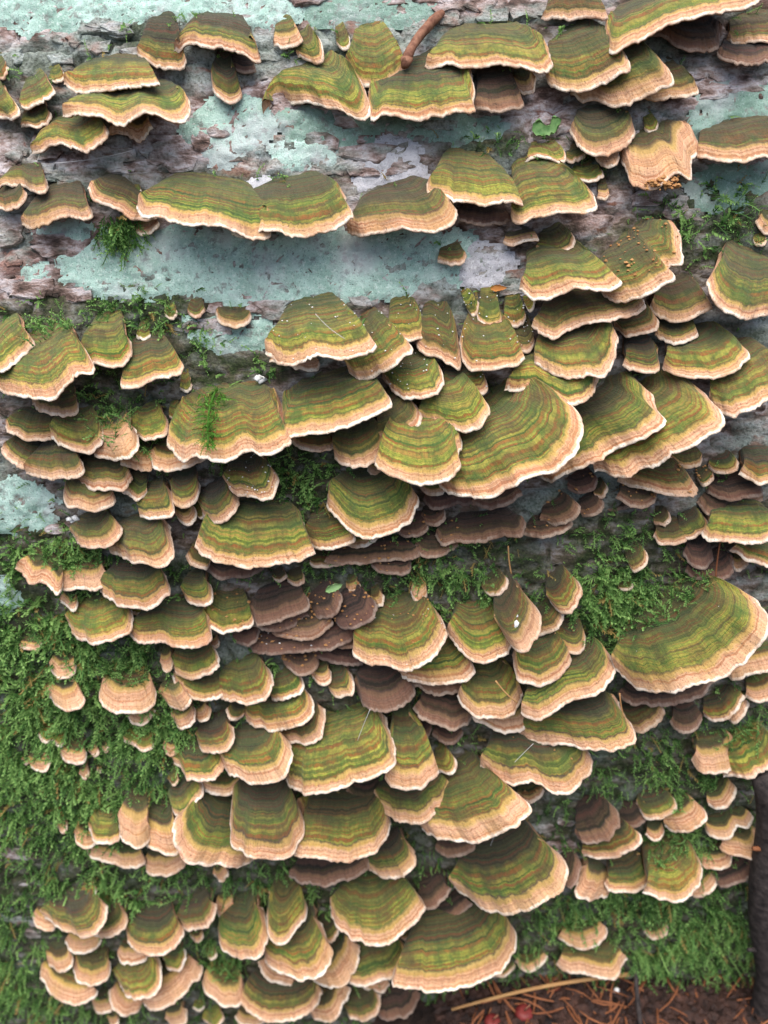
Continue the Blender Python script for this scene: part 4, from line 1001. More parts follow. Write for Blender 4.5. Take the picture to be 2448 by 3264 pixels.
def bracket(line, idx):
    head, back, rim, label = line.split('|')
    label = SHARED.get(label, label)
    tile, opts = head.split(' ')
    opts = opts.split(','); st = opts[0]
    par = {o[0]: float(o[1:]) for o in opts[1:]}
    rr = np.random.default_rng(1000 + idx)
    ox, oy = TILES[tile]
    conv = lambda s: (ox + float(s.split(',')[0]) / 1.659, oy + float(s.split(',')[1]) / 1.659)
    bx, by = conv(back)
    rp = np.array([conv(s) for s in rim.split()])
    a, A = hit_log(bx, by)
    A = on_log(np.array([A[0]]), np.array([a]), bark_height(np.array([A[0]]), np.array([a])))[0]
    lift = par.get('u', 0.0) * 0.001 + rr.uniform(0, 0.0008)
    D = np.array([ray(x, y) for x, y in rp])
    def plane(delta, roll):
        e1 = np.array([cos(roll), 0, sin(roll)])
        o = np.array([0, -cos(delta), -sin(delta)])
        n = np.cross(e1, o); n = -n if n[2] < 0 else n
        n /= np.linalg.norm(n); o = np.cross(n, e1); o = -o if o[1] > 0 else o
        O = A + n * lift
        t_ = ((O - CAM) @ n) / (D @ n)
        p = CAM + D * t_[:, None] - O
        return e1, o, n, O, np.stack([p @ e1, p @ o], 1), t_.min()
    want = par.get('r', 0.68)
    best = None
    for rl in ([par['q']] if 'q' in par else range(-36, 37, 6)):
        for dg in np.arange(6, 44, 3.0):
            e1, o, n, O, uv, tm = plane(radians(dg), radians(rl))
            wdt = np.ptp(uv[:, 0]); dep = uv[:, 1].max()
            if tm <= 0 or dep <= 0 or dep > 0.3 or wdt > 0.4: continue
            sc = abs(dep / wdt - want) + 0.020 * abs(dg - 16) + 0.009 * abs(rl)
            sc += 0.8 * abs(uv[0, 1] - uv[-1, 1]) / dep + 3.0 * max(0, -0.004 - uv[:, 1].min()) / dep
            if best is None or sc < best[0]: best = (sc, dg, e1, o, n, O, uv, rl)
    sc, dg, e1, o, n, O, uv, rl = best
    uv[:, 1] = np.maximum(uv[:, 1], -0.010)
    wdt = np.ptp(uv[:, 0]); dep = uv[:, 1].max()
    N = int(np.clip(wdt / 0.0009, 16, 68)); J = int(np.clip(dep / 0.0013, 7, 22))
    R, plen = catmull(uv, N + 1)
    kw = max(1, int(N * 0.035)); ker = np.hanning(2 * kw + 3)[1:-1]; ker /= ker.sum()
    pad = np.concatenate([2 * R[:1] - R[1:kw + 1][::-1], R, 2 * R[-1:] - R[-kw - 1:-1][::-1]])
    R = np.stack([np.convolve(pad[:, 0], ker, 'valid'), np.convolve(pad[:, 1], ker, 'valid')], 1)
    s = np.linspace(0, 1, N + 1)
    # the frilled, uneven margin
    smm = s * plen * 1000
    cen = np.array([0.5 * (uv[0, 0] + uv[-1, 0]) * 0.3, -0.004])
    out = R - cen; out /= np.linalg.norm(out, axis=1)[:, None] + 1e-9
    sd = int(rr.integers(1e6))
    fr = 0.0022 * (vnoise(smm / 5.5, 0 * smm, sd) - 0.5) + 0.0011 * (vnoise(smm / 1.5, 0 * smm, sd + 3) - 0.5)
    R = R + out * (fr * min(1.0, dep / 0.02))[:, None]
    # smooth the traced outline a little before the frill
    uL, uR = R[0, 0], R[-1, 0]
    k = par.get('k', 0.86)
    q = np.abs(2 * s - 1) ** 3.6
    ve = np.where(s < 0.5, max(R[0, 1], -0.010), max(R[-1, 1], -0.010)) * 0.80
    B = np.stack([k * (uL + (uR - uL) * s) * (1 - 0.05 * q), -0.010 + (ve + 0.010) * q], 1)
    # base sits behind the rim everywhere
    t = 1 - (1 - np.linspace(0, 1, J + 1)) ** 1.25
    T, S = np.meshgrid(t, s, indexing='ij')
    P2 = B[None] + (R - B)[None] * T[..., None]
    L = np.linalg.norm(R - B, axis=1); Lm = L.max()
    Lv = max(Lm - 0.010, 0.3 * Lm)
    c = (1 - T) * (L ** 0.7 * Lm ** 0.3)[None] / Lv
    dmm = (1 - T) * L[None] ** 0.6 * Lm ** 0.4 * 1000
    Dd = min(dep, 0.05)
    hd = (0.09 + 0.09 * float(sstep(700, 1700, by))) * Dd * np.sin(pi * np.clip(T, 0, 1) ** 1.15)
    hd = hd - 0.04 * Dd * sstep(0.75, 1.0, T)
    hd = hd + Dd * 0.20 * T ** 2 * (vnoise(S * plen / 0.016, 0 * S + 3.3, sd + 7) - 0.5) * sstep(0, 0.1, S) * sstep(0, 0.1, 1 - S)
    hd = hd + 0.0010 * min(1, Dd / 0.025) * (vnoise(dmm * 0.22 + 5, 0 * dmm + sd % 97, sd + 1) - 0.5) * sstep(0, 0.15, T)
    hd = hd + 0.0011 * T ** 3 * (vnoise(S * smm[-1] / 1.5, T * 2, sd + 11) - 0.5)
    hd = hd + 0.0012 * (fbm(P2[..., 0] * 220, P2[..., 1] * 220, sd + 13, 3) - 0.5)
    th = 0.0011 + (min(0.0055, 0.12 * dep) - 0.0011) * (1 - T) ** 0.8
    th = th * sstep(0, 0.05, S) * sstep(0, 0.05, 1 - S) + 0.0002
    to3 = lambda uv_, h_: O + uv_[..., 0:1] * e1 + uv_[..., 1:2] * o + h_[..., None] * n
    top = to3(P2, hd)
    lip = to3(R[None] + out[None] * 0.0006, (hd - 0.5 * th)[-1:])
    ui = np.array(sorted(set([J, int(J * 0.85), int(J * 0.6), int(J * 0.3), 0]), reverse=True))
    und = to3(P2[ui], (hd - th)[ui])
    rows = np.concatenate([top, lip, und, top[:1]])
    zone = np.stack([np.broadcast_to(smm, T.shape), c, dmm], -1)
    zl = zone[-1:].copy(); zl[..., 1:] = 0
    zone = np.concatenate([zone, zl, zone[ui], zone[:1]])
    nr = rows.shape[0]; nc = N + 1
    # grid normals
    du = np.gradient(rows, axis=1); dv = np.gradient(rows, axis=0)
    nrm = np.cross(du, dv); nrm /= np.linalg.norm(nrm, axis=2)[..., None] + 1e-12
    if (nrm[:J].reshape(-1, 3) @ n).mean() < 0: nrm = -nrm; flip = True
    else: flip = False
    def strip(r0, r1):
        V = rows[r0:r1 + 1].reshape(-1, 3); m = r1 - r0
        i, j = np.meshgrid(np.arange(nc - 1), np.arange(m)); q = (j * nc + i).ravel()
        F = np.stack([q, q + 1, q + nc + 1, q + nc], 1)
        if flip: F = F[:, ::-1]
        return V, F, nrm[r0:r1 + 1].reshape(-1, 3), zone[r0:r1 + 1].reshape(-1, 3)
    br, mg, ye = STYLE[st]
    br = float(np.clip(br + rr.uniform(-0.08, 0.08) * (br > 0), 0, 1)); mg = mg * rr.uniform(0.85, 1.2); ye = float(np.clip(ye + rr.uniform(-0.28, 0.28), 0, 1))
    low = float(sstep(1500, 2300, by))
    old_shade = float(np.clip(0.68 + 0.20 * low + rr.uniform(-0.3, 0.3) - 0.25 * (st == 'y'), 0, 1))
    if st == 'g': mg *= 1 + 0.30 * low; ye = float(np.clip(ye - 0.12 * low, 0, 1))
    if st == 'm': old_shade = 1.25
    if st in 'gr': mg *= 0.66
    if st == 'y': mg *= 0.85
    if st == 't': mg *= rr.uniform(0.8, 1.2)
    colr = (br, mg, ye, 1.0)
    small = wdt < 0.011
    jm = int(np.argmin(np.abs((1 - t) * Lm / Lv - mg)))
    jm = int(np.clip(jm, 2, J - 1))
    if small: jm = J + 1
    V, F, Nn, Z = strip(0, jm)
    root = mesh_obj('bracket_fungus', V, F, M_CAP, normals=Nn, loc=A, attrs={'zone': Z, 'old_shade': np.full(len(Z), old_shade)})
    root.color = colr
    tag(root, label, 'bracket fungus', 'bracket fungi growing on the log')
    if not small:
        V, F, Nn, Z = strip(jm, J + 1)
        ch = mesh_obj('margin', V, F, M_CAP, parent=root, normals=Nn, loc=A, attrs={'zone': Z, 'old_shade': np.full(len(Z), old_shade)}); ch.color = colr
    V, F, Nn, Z = strip(J + 1, nr - 1)
    ch = mesh_obj('pore_surface', V, F, M_PORE, parent=root, normals=Nn, loc=A, attrs={'zone': Z, 'old_shade': np.full(len(Z), old_shade)}); ch.color = colr
    return dict(A=A, O=O, o=o, n=n, uv=uv, dep=dep, wdt=wdt, dg=dg, st=st, root=root, top=top, label=label)

BR = []
for idx, line in enumerate([l for l in TABLE.strip().split('\n') if l]):
    BR.append(bracket(line, idx))

# ------------------------------------------------------------------ moss fronds
def frond_unit(seed, leaves=11):
    """one feathery shoot of unit length along +z, arching to +x; triangles"""
    r = np.random.default_rng(seed)
    V, F, T = [], [], []
    def spine(t): return np.array([0.35 * t * t, 0, t * (1 - 0.12 * t)])
    for k in range(leaves):
        t = (k + 0.6) / leaves
        p = spine(t)
        L = 0.26 * (1 - 0.55 * t) * r.uniform(0.7, 1.25)
        sgn = 1 if k % 2 else -1
        for sg in ((sgn,) if k < leaves - 1 else (1, -1)):
            az = r.uniform(-0.7, 0.7)
            d = np.array([sin(az) * 0.6 + 0.25, sg * cos(az) * 0.8, 0.75]); d /= np.linalg.norm(d)
            w = np.cross(d, [0.3, 0.1, 1.0]); w /= np.linalg.norm(w)
            w *= L * 0.17
            b = len(V)
            V += [p - w * 0.5, p + d * L * 0.5 - w * 1.2 + np.array([0.03, 0, 0]), p + d * L, p + d * L * 0.5 + w * 1.2]
            F += [(b, b + 1, b + 2), (b, b + 2, b + 3)]
            tt = 0.25 + 0.6 * t; T += [tt - 0.1, tt, tt + 0.15, tt]
    b = len(V)
    w = 0.018
    for t in (0, 0.35, 0.7, 1.0):
        p = spine(t); V += [p + [0, -w, 0], p + [0, w, 0]]; T += [0.2, 0.2]
    for i in range(3):
        q = b + 2 * i; F += [(q, q + 1, q + 3), (q, q + 3, q + 2)]
    return np.array(V), np.array(F), np.array(T)

UNITS = [frond_unit(s) for s in range(6)]
def moss_mass(pts, nrm_, length, tint, seed):
    r = np.random.default_rng(seed)
    Vs, Fs, Ts = [], [], []
    base = 0
    n = len(pts)
    pick = r.integers(0, len(UNITS), n)
    for u in range(len(UNITS)):
        sel = np.where(pick == u)[0]
        if len(sel) == 0: continue
        V, F, T = UNITS[u]
        m = len(sel)
        z = nrm_[sel] + r.normal(0, 0.55, (m, 3)) + np.array([0, 0, 0.05])
        z /= np.linalg.norm(z, axis=1)[:, None]
        x = np.array([0, 0, -1.0]) + r.normal(0, 0.8, (m, 3))
        x -= z * (x * z).sum(1)[:, None]; x /= np.linalg.norm(x, axis=1)[:, None]
        y = np.cross(z, x)
        Lg = length[sel] * r.uniform(0.45, 1.45, m)
        P = (V[None, :, 0:1] * x[:, None] + V[None, :, 1:2] * y[:, None] + V[None, :, 2:3] * z[:, None]) * Lg[:, None, None] + pts[sel][:, None]
        Vs.append(P.reshape(-1, 3))
        Fs.append((F[None] + (np.arange(m) * len(V))[:, None, None]).reshape(-1, 3) + base)
        Ts.append(np.where(r.random((m, 1)) < 0.06, 1.0, np.clip(T[None] + tint[sel][:, None], 0, 0.9)).ravel())
        base += m * len(V)
    return np.concatenate(Vs), np.concatenate(Fs), np.concatenate(Ts)

mr = np.random.default_rng(77)
cand = mr.uniform([-480, -60], [2800, 3330], (372000, 2))
wts = moss_weight(cand[:, 0], cand[:, 1])
patchy = fbm(cand[:, 0] / 55, cand[:, 1] / 55, 15, 3)
acc = mr.random(len(cand)) < np.clip((wts - 1.6) / 9.0, 0, 1) ** 1.2 * 0.40 * np.clip((patchy - 0.33) * 5, 0.06, 1.2) * (0.55 + 0.45 * sstep(300, 2600, cand[:, 1]))
cand = cand[acc]; wts = wts[acc]
_ty = np.arange(-140, 3420, 4.0)
_ta = np.array([hit_log(W_PX / 2, y)[0] for y in _ty])
_a = np.interp(cand[:, 1], _ty, _ta)
_dy = FWD[1] + UPV[1] * (H_PX / 2 - cand[:, 1]) / F_PX
pa = np.stack([(cand[:, 0] - W_PX / 2) / F_PX * (np.interp(_a, PROF_A, PROF_Y) - CAM[1]) / _dy, _a], 1)
hb = bark_height(pa[:, 0], pa[:, 1])
mp_ = on_log(pa[:, 0], pa[:, 1], hb - 0.0005)
mn_ = on_log(pa[:, 0], pa[:, 1], 1.0) - on_log(pa[:, 0], pa[:, 1], 0.0)
keepm = mp_[:, 2] > GROUND_Z - 0.12
mp_, mn_, wts, pa = mp_[keepm], mn_[keepm], wts[keepm], pa[keepm]
tint = 0.55 * (fbm(pa[:, 0] * 28, pa[:, 1] * 28, 33, 3) - 0.45) + mr.normal(0, 0.20, len(mp_)) + 0.16
V, F, T = moss_mass(mp_, mn_, 0.0055 + 0.0075 * np.clip(wts / 10, 0, 1), tint, 5)
moss = fast_mesh('moss', V, F, M_MOSS, smooth=False, attrs={'tint': T})
tag(moss, 'feathery green moss carpeting the lower log between the brackets', 'moss', kind='stuff')
print('moss fronds', len(mp_), 'tris', len(F))

# moss creeping over the bases of a few caps
def creep(key, cnt, vmax, seed, length=0.009):
    r = np.random.default_rng(seed); out_p, out_n = [], []
    for b in BR:
        if key in b['label']:
            tp = b['top']; J = tp.shape[0] - 1
            for q in range(cnt):
                j = int(r.uniform(0.05, vmax) * J); i = int(r.uniform(0.15, 0.85) * (tp.shape[1] - 1))
                out_p.append(tp[j, i]); out_n.append(b['n'])
    return out_p, out_n
cp, cn = [], []
for key, cnt, vm in (('moss heaped on its base', 170, 0.45), ('bright moss growing over its top', 130, 0.62), ('moss fronds hanging over', 60, 0.8), ('topped by bright moss', 80, 0.6),
                     ('moss on its base', 90, 0.45), ('mossy-topped yellow', 120, 0.6), ('mossy yellow-tan', 80, 0.6), ('with moss strands', 40, 0.8), ('moss on its top', 40, 0.5),
                     ('nearly buried', 40, 0.7), ('mossy tan bracket', 50, 0.5), ('tan-lipped mossy', 50, 0.6), ('zigzag', 50, 0.6), ('low green and tan', 40, 0.6)):
    p, q = creep(key, cnt, vm, cnt)
    cp += p; cn += q
cp = np.array(cp); cn = np.array(cn)
V, F, T = moss_mass(cp, cn, np.full(len(cp), 0.0085), mr.normal(0.12, 0.15, len(cp)), 9)
tag(fast_mesh('moss', V, F, M_MOSS, attrs={'tint': T}), 'loose green moss creeping over the bases of some brackets', 'moss', kind='stuff')

def find(key):
    for b in BR:
        if key in b['label']: return b
    raise KeyError(key)
def on_cap(b, px, py, h=0.0):
    """point on a cap's plane under a photo pixel"""
    d = ray(px, py); t = ((b['O'] + b['n'] * h - CAM) @ b['n']) / (d @ b['n'])
    return CAM + d * t

# ------------------------------------------------------------------ the bright sprig on the large bracket
b = find('bright green moss sprig lying on it')
p0 = on_cap(b, 690, 1240, 0.008); p1 = on_cap(b, 664, 1425, 0.006)
sp = bend(p0, p1, 12, 0.06, 0.04)
sv, sf = tube(sp, np.linspace(0.0007, 0.0003, 12), 6)
SPR = mesh_obj('moss_sprig', sv - p0, sf, M_SPRIG, attrs={'tint': np.full(len(sv), 0.35)})
SPR.location = p0
tag(SPR, 'bright green feathery moss sprig lying on the large banded bracket', 'moss sprig')
pts, nn = [], []
rs = np.random.default_rng(3)
for q in range(130):
    t = rs.random() ** 1.0; f = t * 11; i = min(int(f), 10)
    pts.append(sp[i] + (sp[i + 1] - sp[i]) * (f - i) + rs.normal(0, 0.0007 + 0.0022 * (1 - t), 3) * [1, 0.5, 0.5]); nn.append(np.array([rs.normal(0, 0.9), -0.45, -0.2]) + rs.normal(0, 0.3, 3))
pts = np.array(pts); nn = np.array(nn); nn /= np.linalg.norm(nn, axis=1)[:, None]
V, F, T = moss_mass(pts, nn, np.linspace(0.0075, 0.0050, 130), rs.normal(0.15, 0.15, 130), 4)
lf = fast_mesh('leaflets', V - p0, F, M_SPRIG, attrs={'tint': T}); lf.parent = SPR; lf['kind'] = 'stuff'

# hanging tuft below the long shelf
a0, P0 = hit_log(385, 735)
tp_, tn_ = [], []
for q in range(170):
    x, y = rs.normal(390, 32), rs.normal(735, 26)
    a, P = hit_log(x, y); tp_.append(on_log(np.array([P[0]]), np.array([a]), bark_height(np.array([P[0]]), np.array([a])) + rs.uniform(0, 0.006))[0]); tn_.append(np.array([rs.normal(0, 0.3), -0.5, -0.8]))
tn_ = np.array(tn_); tn_ /= np.linalg.norm(tn_, axis=1)[:, None]
V, F, T = moss_mass(np.array(tp_), tn_, np.full(170, 0.010), rs.normal(0.12, 0.12, 170), 14)
tag(fast_mesh('moss_tuft', V, F, M_MOSS, attrs={'tint': T}), 'hanging olive-green moss tuft under the start of the long shelf', 'moss tuft')

# ------------------------------------------------------------------ twig, leaf scraps
a, P = hit_log(1300, 190)
p_lo = P + np.array([0, -0.016, 0.0]); d = ray(1290, 200); p_lo = CAM + d * ((p_lo[1] - CAM[1]) / d[1])
_, P2_ = hit_log(1412, 38)
d = ray(1412, 38); p_hi = CAM + d * ((P2_[1] - 0.004 - CAM[1]) / d[1])
pts = bend(p_lo, p_hi, 10, 0.0, -0.06)
v, f = tube(pts, np.array([1.5, 2.6, 2.3, 2.2, 2.3, 2.4, 2.4, 2.5, 2.3, 1.4]) * 0.001, 9, 0.25, 2)
TW = mesh_obj('twig', v, f, M_TWIG, loc=p_lo)
tag(TW, 'short red-brown twig leaning between the round green cap and the bark', 'twig')
v, f = tube([pts[0] + [0, 0, -0.002], pts[0] + (pts[1] - pts[0]) * 0.7], [0.0018, 0.0028], 8, 0.5, 5)
mesh_obj('stub', v, f, M_TWIG, parent=TW, loc=p_lo)

def leaf(name, centre, right, up, L, Wd, mat, label, cat, seed, notch=0.0, curl=0.3):
    r = np.random.default_rng(seed); right = np.asarray(right, float); up = np.asarray(up, float)
    right /= np.linalg.norm(right); up = up - right * (up @ right); up /= np.linalg.norm(up); nr = np.cross(right, up)
    n, m = 13, 5; V, F = [], []
    for lay in (0.0, -0.0004):
        for i in range(n):
            t = i / (n - 1); w = Wd * (sin(pi * t ** 0.85) ** 0.7 + 0.04) * (1 + r.uniform(-0.25, 0.2))
            for j in range(m):
                q = j / (m - 1) - 0.5
                nt = notch * max(0, 1 - abs(t - 0.55) * 4) * (q > 0) * q * 2
                V.append(centre + right * (t - 0.5) * L + up * w * (q - nt) + nr * (curl * Wd * q * q + 0.15 * L * (t - 0.5) ** 2 + lay))
    V = np.array(V); K = n * m
    for i in range(n - 1):
        for j in range(m - 1):
            q = i * m + j
            F.append((q, q + 1, q + m + 1, q + m)); F.append((K + q, K + q + m, K + q + m + 1, K + q + 1))
    rim = [i * m for i in range(n)] + [(n - 1) * m + j for j in range(1, m)] + [i * m + m - 1 for i in range(n - 2, -1, -1)] + [j for j in range(m - 2, 0, -1)]
    for k in range(len(rim)):
        q, q2 = rim[k], rim[(k + 1) % len(rim)]; F.append((q, K + q, K + q2, q2))
    return tag(mesh_obj(name, V, F, mat, loc=centre), label, cat)

a, P = hit_log(1735, 415); N_ = (on_log(0.0, a, 1.0) - on_log(0.0, a, 0.0)).ravel()
leaf('leaf_scrap', P + N_ * 0.006, (1, 0, 0.35), (0, 0.3, 1), 0.0150, 0.0095, M_LEAF, 'torn bright green leaf scrap stuck on the bark above a thin wavy bracket', 'leaf', 12, 0.7, 0.08)
a, P = hit_log(1068, 1850); N_ = (on_log(0.0, a, 1.0) - on_log(0.0, a, 0.0)).ravel()
leaf('curled_leaf', P + N_ * 0.010, (1, 0, 0.5), (0, 0.2, 1), 0.0105, 0.0040, simple('leaf_pale', (0.20, 0.36, 0.13), (0.32, 0.48, 0.22), 200, 0.5), 'small curled pale green leaf above the crumb-strewn dead shelves', 'leaf', 4, 0.0, 0.8)
a, P = hit_log(1585, 915)
leaf('bark_chip', P + np.array([0, -0.005, 0.001]), (1, 0, 0.05), (0, 0.3, 1), 0.0085, 0.0030, simple('chip', (0.36, 0.13, 0.03), (0.45, 0.2, 0.05), 200), 'small orange bark chip on the whitish lichen', 'bark chip', 8)

# ------------------------------------------------------------------ frass crumbs and pale specks
def bits(cents, size, seed):
    r = np.random.default_rng(seed); V, F = [], []
    oct_ = np.array([[1,0,0],[-1,0,0],[0,1,0],[0,-1,0],[0,0,1],[0,0,-1]], float)
    of = [(0,2,4),(2,1,4),(1,3,4),(3,0,4),(2,0,5),(1,2,5),(3,1,5),(0,3,5)]
    for c in cents:
        b = len(V); s = size * r.uniform(0.5, 1.5)
        q = oct_ * (s * r.uniform(0.5, 1.4, (6, 1))); th = r.uniform(0, 6.28); ca, sa = cos(th), sin(th)
        q = np.stack([q[:, 0] * ca - q[:, 1] * sa, q[:, 0] * sa + q[:, 1] * ca, q[:, 2] * 0.7], 1)
        V += list(c + q); F += [(b + i, b + j, b + k) for i, j, k in of]
    return np.array(V), np.array(F)

def scatter_caps(keys_counts, seed, lo=0.15, hi=0.97):
    r = np.random.default_rng(seed); out = []
    for key, cnt in keys_counts:
        bs = [b for b in BR if key in b['label']]
        for b in bs:
            tp = b['top']
            for q in range(cnt):
                j = int(r.uniform(lo, hi) * (tp.shape[0] - 1)); i = int(r.uniform(0.08, 0.92) * (tp.shape[1] - 1))
                out.append(tp[j, i] + b['n'] * 0.0004)
    return np.array(out)
cr = scatter_caps([('crumb-strewn', 22), ('strewn with crumbs', 30), ('with a crumb on its lip', 16), ('shaded band', 5), ('red-brown shelf with crumbs', 24), ('orange crumbs on top', 50),
                   ('round green fan with dusty', 18), ('torn pinkish', 16), ('wide purple', 10), ('purple-brown lowest', 10), ('dead bracket', 12), ('web-crossed', 6)], 21)
V, F = bits(cr, 0.00085, 4)
tag(fast_mesh('wood_crumbs', V, F, M_CRUMB), 'orange-brown wood crumbs scattered over the dead shelves', 'crumbs', kind='stuff')
a, P = hit_log(2150, 560)
b = find('very broad frayed tan lip')
cc = np.array([on_cap(b, 2060 + rs.uniform(0, 105), 560 + rs.uniform(0, 38), -0.003) + rs.normal(0, 0.0008, 3) for q in range(110)])
V, F = bits(cc, 0.0012, 6)
tag(fast_mesh('wood_crumbs', V, F, M_CRUMB), 'clump of orange crumbs hanging under the frayed broad-lipped bracket', 'crumbs', kind='stuff')
sp_ = scatter_caps([('white specks', 40), ('fine white dust', 30), ('pale dust', 45), ('curved tan-lipped', 14), ('violet-white', 10), ('finger-like', 8), ('square-cut green', 10), ('thin white crinkled', 8),
                    ('dusty brown-green', 22), ('round green fan with dusty', 10), ('strewn with crumbs', 6), ('great striped', 3)], 8)
V, F = bits(sp_, 0.00042, 5)
tag(fast_mesh('pale_specks', V, F, M_WHITE), 'fine white specks dusted over several brackets', 'specks', kind='stuff')
for (px, py, key, lab, s) in ((1655, 1955, 'white droppings', 'small white dropping on the tall reddish green bracket', 0.0022), (1645, 1990, 'white droppings', 'larger bluish white dropping on the tall reddish green bracket', 0.0030)):
    c = on_cap(find(key), px, py, 0.003)
    V, F = bits([c], s, px); r_ = mesh_obj('dropping', V, F, M_WHITE, loc=c); tag(r_, lab, 'dropping')
for (px, py, off, lab) in ((243, 1650, 0.006, 'white fluff speck beside the bright mint lichen blob'), (832, 1208, 0.006, 'white fleck on dark moss above the banded bracket'), (1550, 2490, 0.02, 'white fleck near the webbed bark')):
    a, P = hit_log(px, py); c = P + np.array([0, -off, 0.002])
    V, F = bits([c, c + [0.002, 0, 0.001], c + [-0.001, -0.001, 0.0015]], 0.0022, px)
    tag(mesh_obj('white_fluff', V, F, M_WHITE, loc=c), lab, 'fluff')

# ------------------------------------------------------------------ spider threads
THREADS = [((1005, 1000), (1100, 1080), 0.05, 'slack spider thread beside the white-dusted bracket'), ((1700, 2370), (1640, 2430), 0.03, 'spider thread across the dark web-crossed bracket'),
           ((1180, 2260), (1140, 2360), 0.03, 'spider thread over the tall many-banded fan'), ((1600, 2610), (1530, 2790), 0.01, 'spider thread over the bluish webbed bark'),
           ((1975, 2210), (1990, 2290), 0.03, 'pale strand over the long dark shaded bracket'), ((1580, 2170), (1650, 2240), 0.03, 'pale strand beside the broad peach-lipped bracket'),
           ((2300, 1700), (2280, 1900), 0.015, 'rusty strand hanging below the ragged rust-red bracket'), ((1620, 1740), (1630, 1830), 0.012, 'dry tan grass strand standing in the grey-green moss'), ((420, 480), (170, 520), 0.006, 'thin web line across the bare bark below the shaded stack')]
for k, (q0_, q1_, off, lab) in enumerate(THREADS):
    a0, P0 = hit_log(*q0_); a1, P1 = hit_log(*q1_)
    d0 = ray(*q0_); d1 = ray(*q1_)
    A0 = CAM + d0 * ((P0[1] - off - CAM[1]) / d0[1]); A1 = CAM + d1 * ((P1[1] - off - CAM[1]) / d1[1])
    rusty = 'rusty' in lab; tan_ = 'tan' in lab or 'pale' in lab
    v, f = tube(bend(A0, A1, 9, -0.04, 0.02), 0.00045 if rusty or tan_ else 0.00012, 5)
    tag(mesh_obj('dry_strand' if rusty or tan_ else 'spider_thread', v, f, M_NEEDLE if rusty else (M_STALK if tan_ else M_WEB), loc=A0), lab, 'strand' if rusty or tan_ else 'thread')

# ------------------------------------------------------------------ forest floor
def ground_z(x, y):
    return GROUND_Z - 0.110 * sstep(0.10, -0.14, x) + 0.010 * (fbm(x * 18, y * 18, 6, 4) - 0.5)
gx = np.concatenate([-np.geomspace(60, 0.5, 24), np.linspace(-0.48, 0.60, 110), np.geomspace(0.62, 60, 24)])
gy = np.concatenate([-np.geomspace(60, 0.6, 24), np.linspace(-0.58, 0.35, 100), np.geomspace(0.37, 60, 24)])
X, Y = np.meshgrid(gx, gy)
Z = ground_z(X, Y)
ii, jj = np.meshgrid(np.arange(len(gx) - 1), np.arange(len(gy) - 1)); q = (jj * len(gx) + ii).ravel()
g = fast_mesh('ground', np.stack([X.ravel(), Y.ravel(), Z.ravel()], 1), np.stack([q, q + 1, q + len(gx) + 1, q + len(gx)], 1), M_SOIL, smooth=True)
tag(g, kind='structure')

def hit_ground(px, py):
    d = ray(px, py); t = (GROUND_Z - CAM[2]) / d[2]; P = CAM + d * t
    return np.array([P[0], P[1], float(ground_z(P[0], P[1]))])
gr = np.random.default_rng(19)
NEEDLE_MESH = []
for k in range(5):
    L = 0.022; p = np.array([[-L / 2, 0, 0], [-L / 6, 0.0012 * (k - 2), 0.0006], [L / 6, 0.0012 * (k - 2), 0.0006], [L / 2, 0, 0]])
    v, f = tube(p, [0.0005, 0.0007, 0.0007, 0.0002], 5, 0.1, k, 0.6)
    NEEDLE_MESH.append((v, f))
protos = []
for k, (v, f) in enumerate(NEEDLE_MESH):
    me = bpy.data.meshes.new('conifer_needle'); me.from_pydata([tuple(p) for p in v], [], f); me.materials.append(M_NEEDLE); me.update(); protos.append(me)
for k in range(130):
    px, py = gr.uniform(1450, 2440), gr.uniform(3050, 3330)
    P = hit_ground(px, py)
    o = bpy.data.objects.new('conifer_needle', protos[k % 5]); COL.objects.link(o)
    o.location = P + np.array([0, -0.004, 0.002 + 0.006 * gr.random()]); o.rotation_euler = (gr.normal(0, 0.2), gr.normal(0, 0.25), gr.uniform(0, 6.28)); s = gr.uniform(0.6, 1.5); o.scale = (s, 1, 1)
    tag(o, 'fallen orange-brown conifer needle in the litter at the foot of the log', 'needle', 'fallen needles in the litter')
V = []
cents = np.array([hit_ground(gr.uniform(1400, 2448), gr.uniform(3060, 3330)) + [0, 0, 0.001] for k in range(2200)])
cents[:, 2] += gr.uniform(0, 0.003, len(cents))
V, F = bits(cents, 0.0034, 12)
tag(fast_mesh('leaf_litter', V, F, simple('litter', (0.006, 0.005, 0.005), (0.07, 0.034, 0.024), 110), smooth=False), 'dark crumbly leaf litter on the ground at the foot of the log', 'litter', kind='stuff')
# long stalk and loops
P0 = hit_ground(1440, 3215) + [0, 0, 0.012]; P1 = hit_ground(1990, 3160) + [0, 0, 0.020]
v, f = tube(bend(P0, P1, 14, 0.05, 0.0), np.linspace(0.0010, 0.0016, 14), 6)
tag(mesh_obj('dry_stalk', v, f, M_STALK, loc=P0), 'long tan dry stalk arching over the needle litter', 'stalk')
P0 = hit_ground(1560, 3120) + [0, 0, 0.008]; P1 = hit_ground(1740, 3320) + [0, 0, 0.006]
v, f = tube(bend(P0, P1, 10, 0.03, 0.1), 0.0009, 6)
tag(mesh_obj('dry_stalk', v, f, M_NEEDLE, loc=P0), 'short rust-brown stalk crossing under the long tan stalk', 'stalk')
P0 = hit_ground(2010, 3090) + [0, 0, 0.03]; P1 = hit_ground(2050, 3330) + [0, 0, 0.004]
v, f = tube(bend(P0, P1, 10, 0.02, 0.05), 0.0017, 6, 0.2)
tag(mesh_obj('thin_stick', v, f, M_DARKBR, loc=P0), 'thin dark stick rising from the needle litter', 'stick')
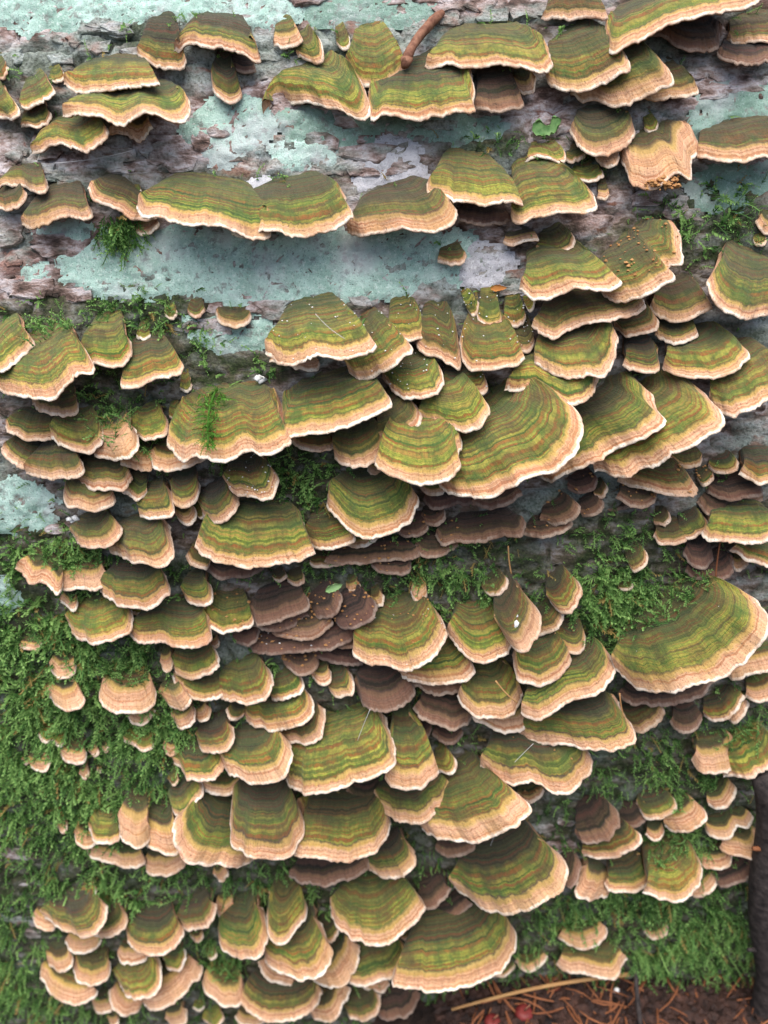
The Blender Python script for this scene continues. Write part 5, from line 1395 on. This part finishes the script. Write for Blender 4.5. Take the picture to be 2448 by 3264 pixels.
def berry(px, py, r, lab):
    P = hit_ground(px, py) + np.array([0, 0, r * 0.35]); V, F = [], []
    n, m = 12, 8
    for i in range(m + 1):
        th = pi * i / m; rr_ = r * sin(th) * (1 + 0.04 * sin(3 * th)); zz = r * 0.92 * cos(th) - (0.25 * r * max(0, cos(th)) ** 8)
        for k in range(n): V.append((rr_ * cos(2 * pi * k / n), rr_ * sin(2 * pi * k / n), zz))
    for i in range(m):
        for k in range(n): F.append((i * n + k, (i + 1) * n + k, (i + 1) * n + (k + 1) % n, i * n + (k + 1) % n))
    o = mesh_obj('berry', np.array(V), F, M_BERRY); o.location = P
    v, f = tube([(0, 0, r * 0.7), (0.2 * r, 0, r * 1.25), (0.5 * r, 0.1 * r, r * 1.6)], r * 0.09, 5)
    mesh_obj('stem', v, f, M_TWIG, parent=o)
    return tag(o, lab, 'berry')
berry(1570, 3262, 0.0062, 'dull dark red berry among needles beside the short rust-brown stalk')
berry(1668, 3245, 0.0066, 'brighter red berry among the needles')
berry(1762, 3150, 0.0055, 'small purplish red berry under the long tan stalk')
for (px, py, s, lab) in ((1962, 3172, 0.0060, 'white pebble-like bit beside the long tan stalk'), (2260, 3252, 0.0036, 'small white bit in the litter by the dark branch'), (1985, 3255, 0.003, 'pale greenish bit in the litter')):
    P = hit_ground(px, py) + np.array([0, 0, s * 0.8]); V, F = bits([P], s, px)
    tag(mesh_obj('pale_bit', V, F, M_WHITE, loc=P), lab, 'bit')
# dark branch standing at the foot of the log
Pb = hit_ground(2440, 3330); d = ray(2432, 2470); _, Pt = hit_log(2432, 2470); Ptop = CAM + d * ((Pt[1] - 0.02 - CAM[1]) / d[1])
Pb = CAM + ray(2432, 3300) * 1.0
d = ray(2436, 3264); Pb = CAM + d * ((GROUND_Z - 0.01 - CAM[2]) / d[2])
pts = bend(Pb, Ptop, 16, 0.0, 0.012)
pts[:, 0] += 0.003 * np.sin(np.linspace(0, 9, 16))
v, f = tube(pts, np.linspace(0.0105, 0.0075, 16), 12, 0.16, 9)
DB = mesh_obj('dark_branch', v, f, M_DARKBR, loc=Pb)
tag(DB, 'dark dead branch standing upright against the foot of the log', 'branch')
for t, L in ((11, 0.012), (5, 0.016)):
    v, f = tube(bend(pts[t], pts[t] + np.array([-L, -0.004, 0.006]), 5), np.linspace(0.0028, 0.0012, 5), 6, 0.2, t)
    mesh_obj('side_twig', v, f, M_DARKBR if t == 5 else M_NEEDLE, parent=DB, loc=Pb)
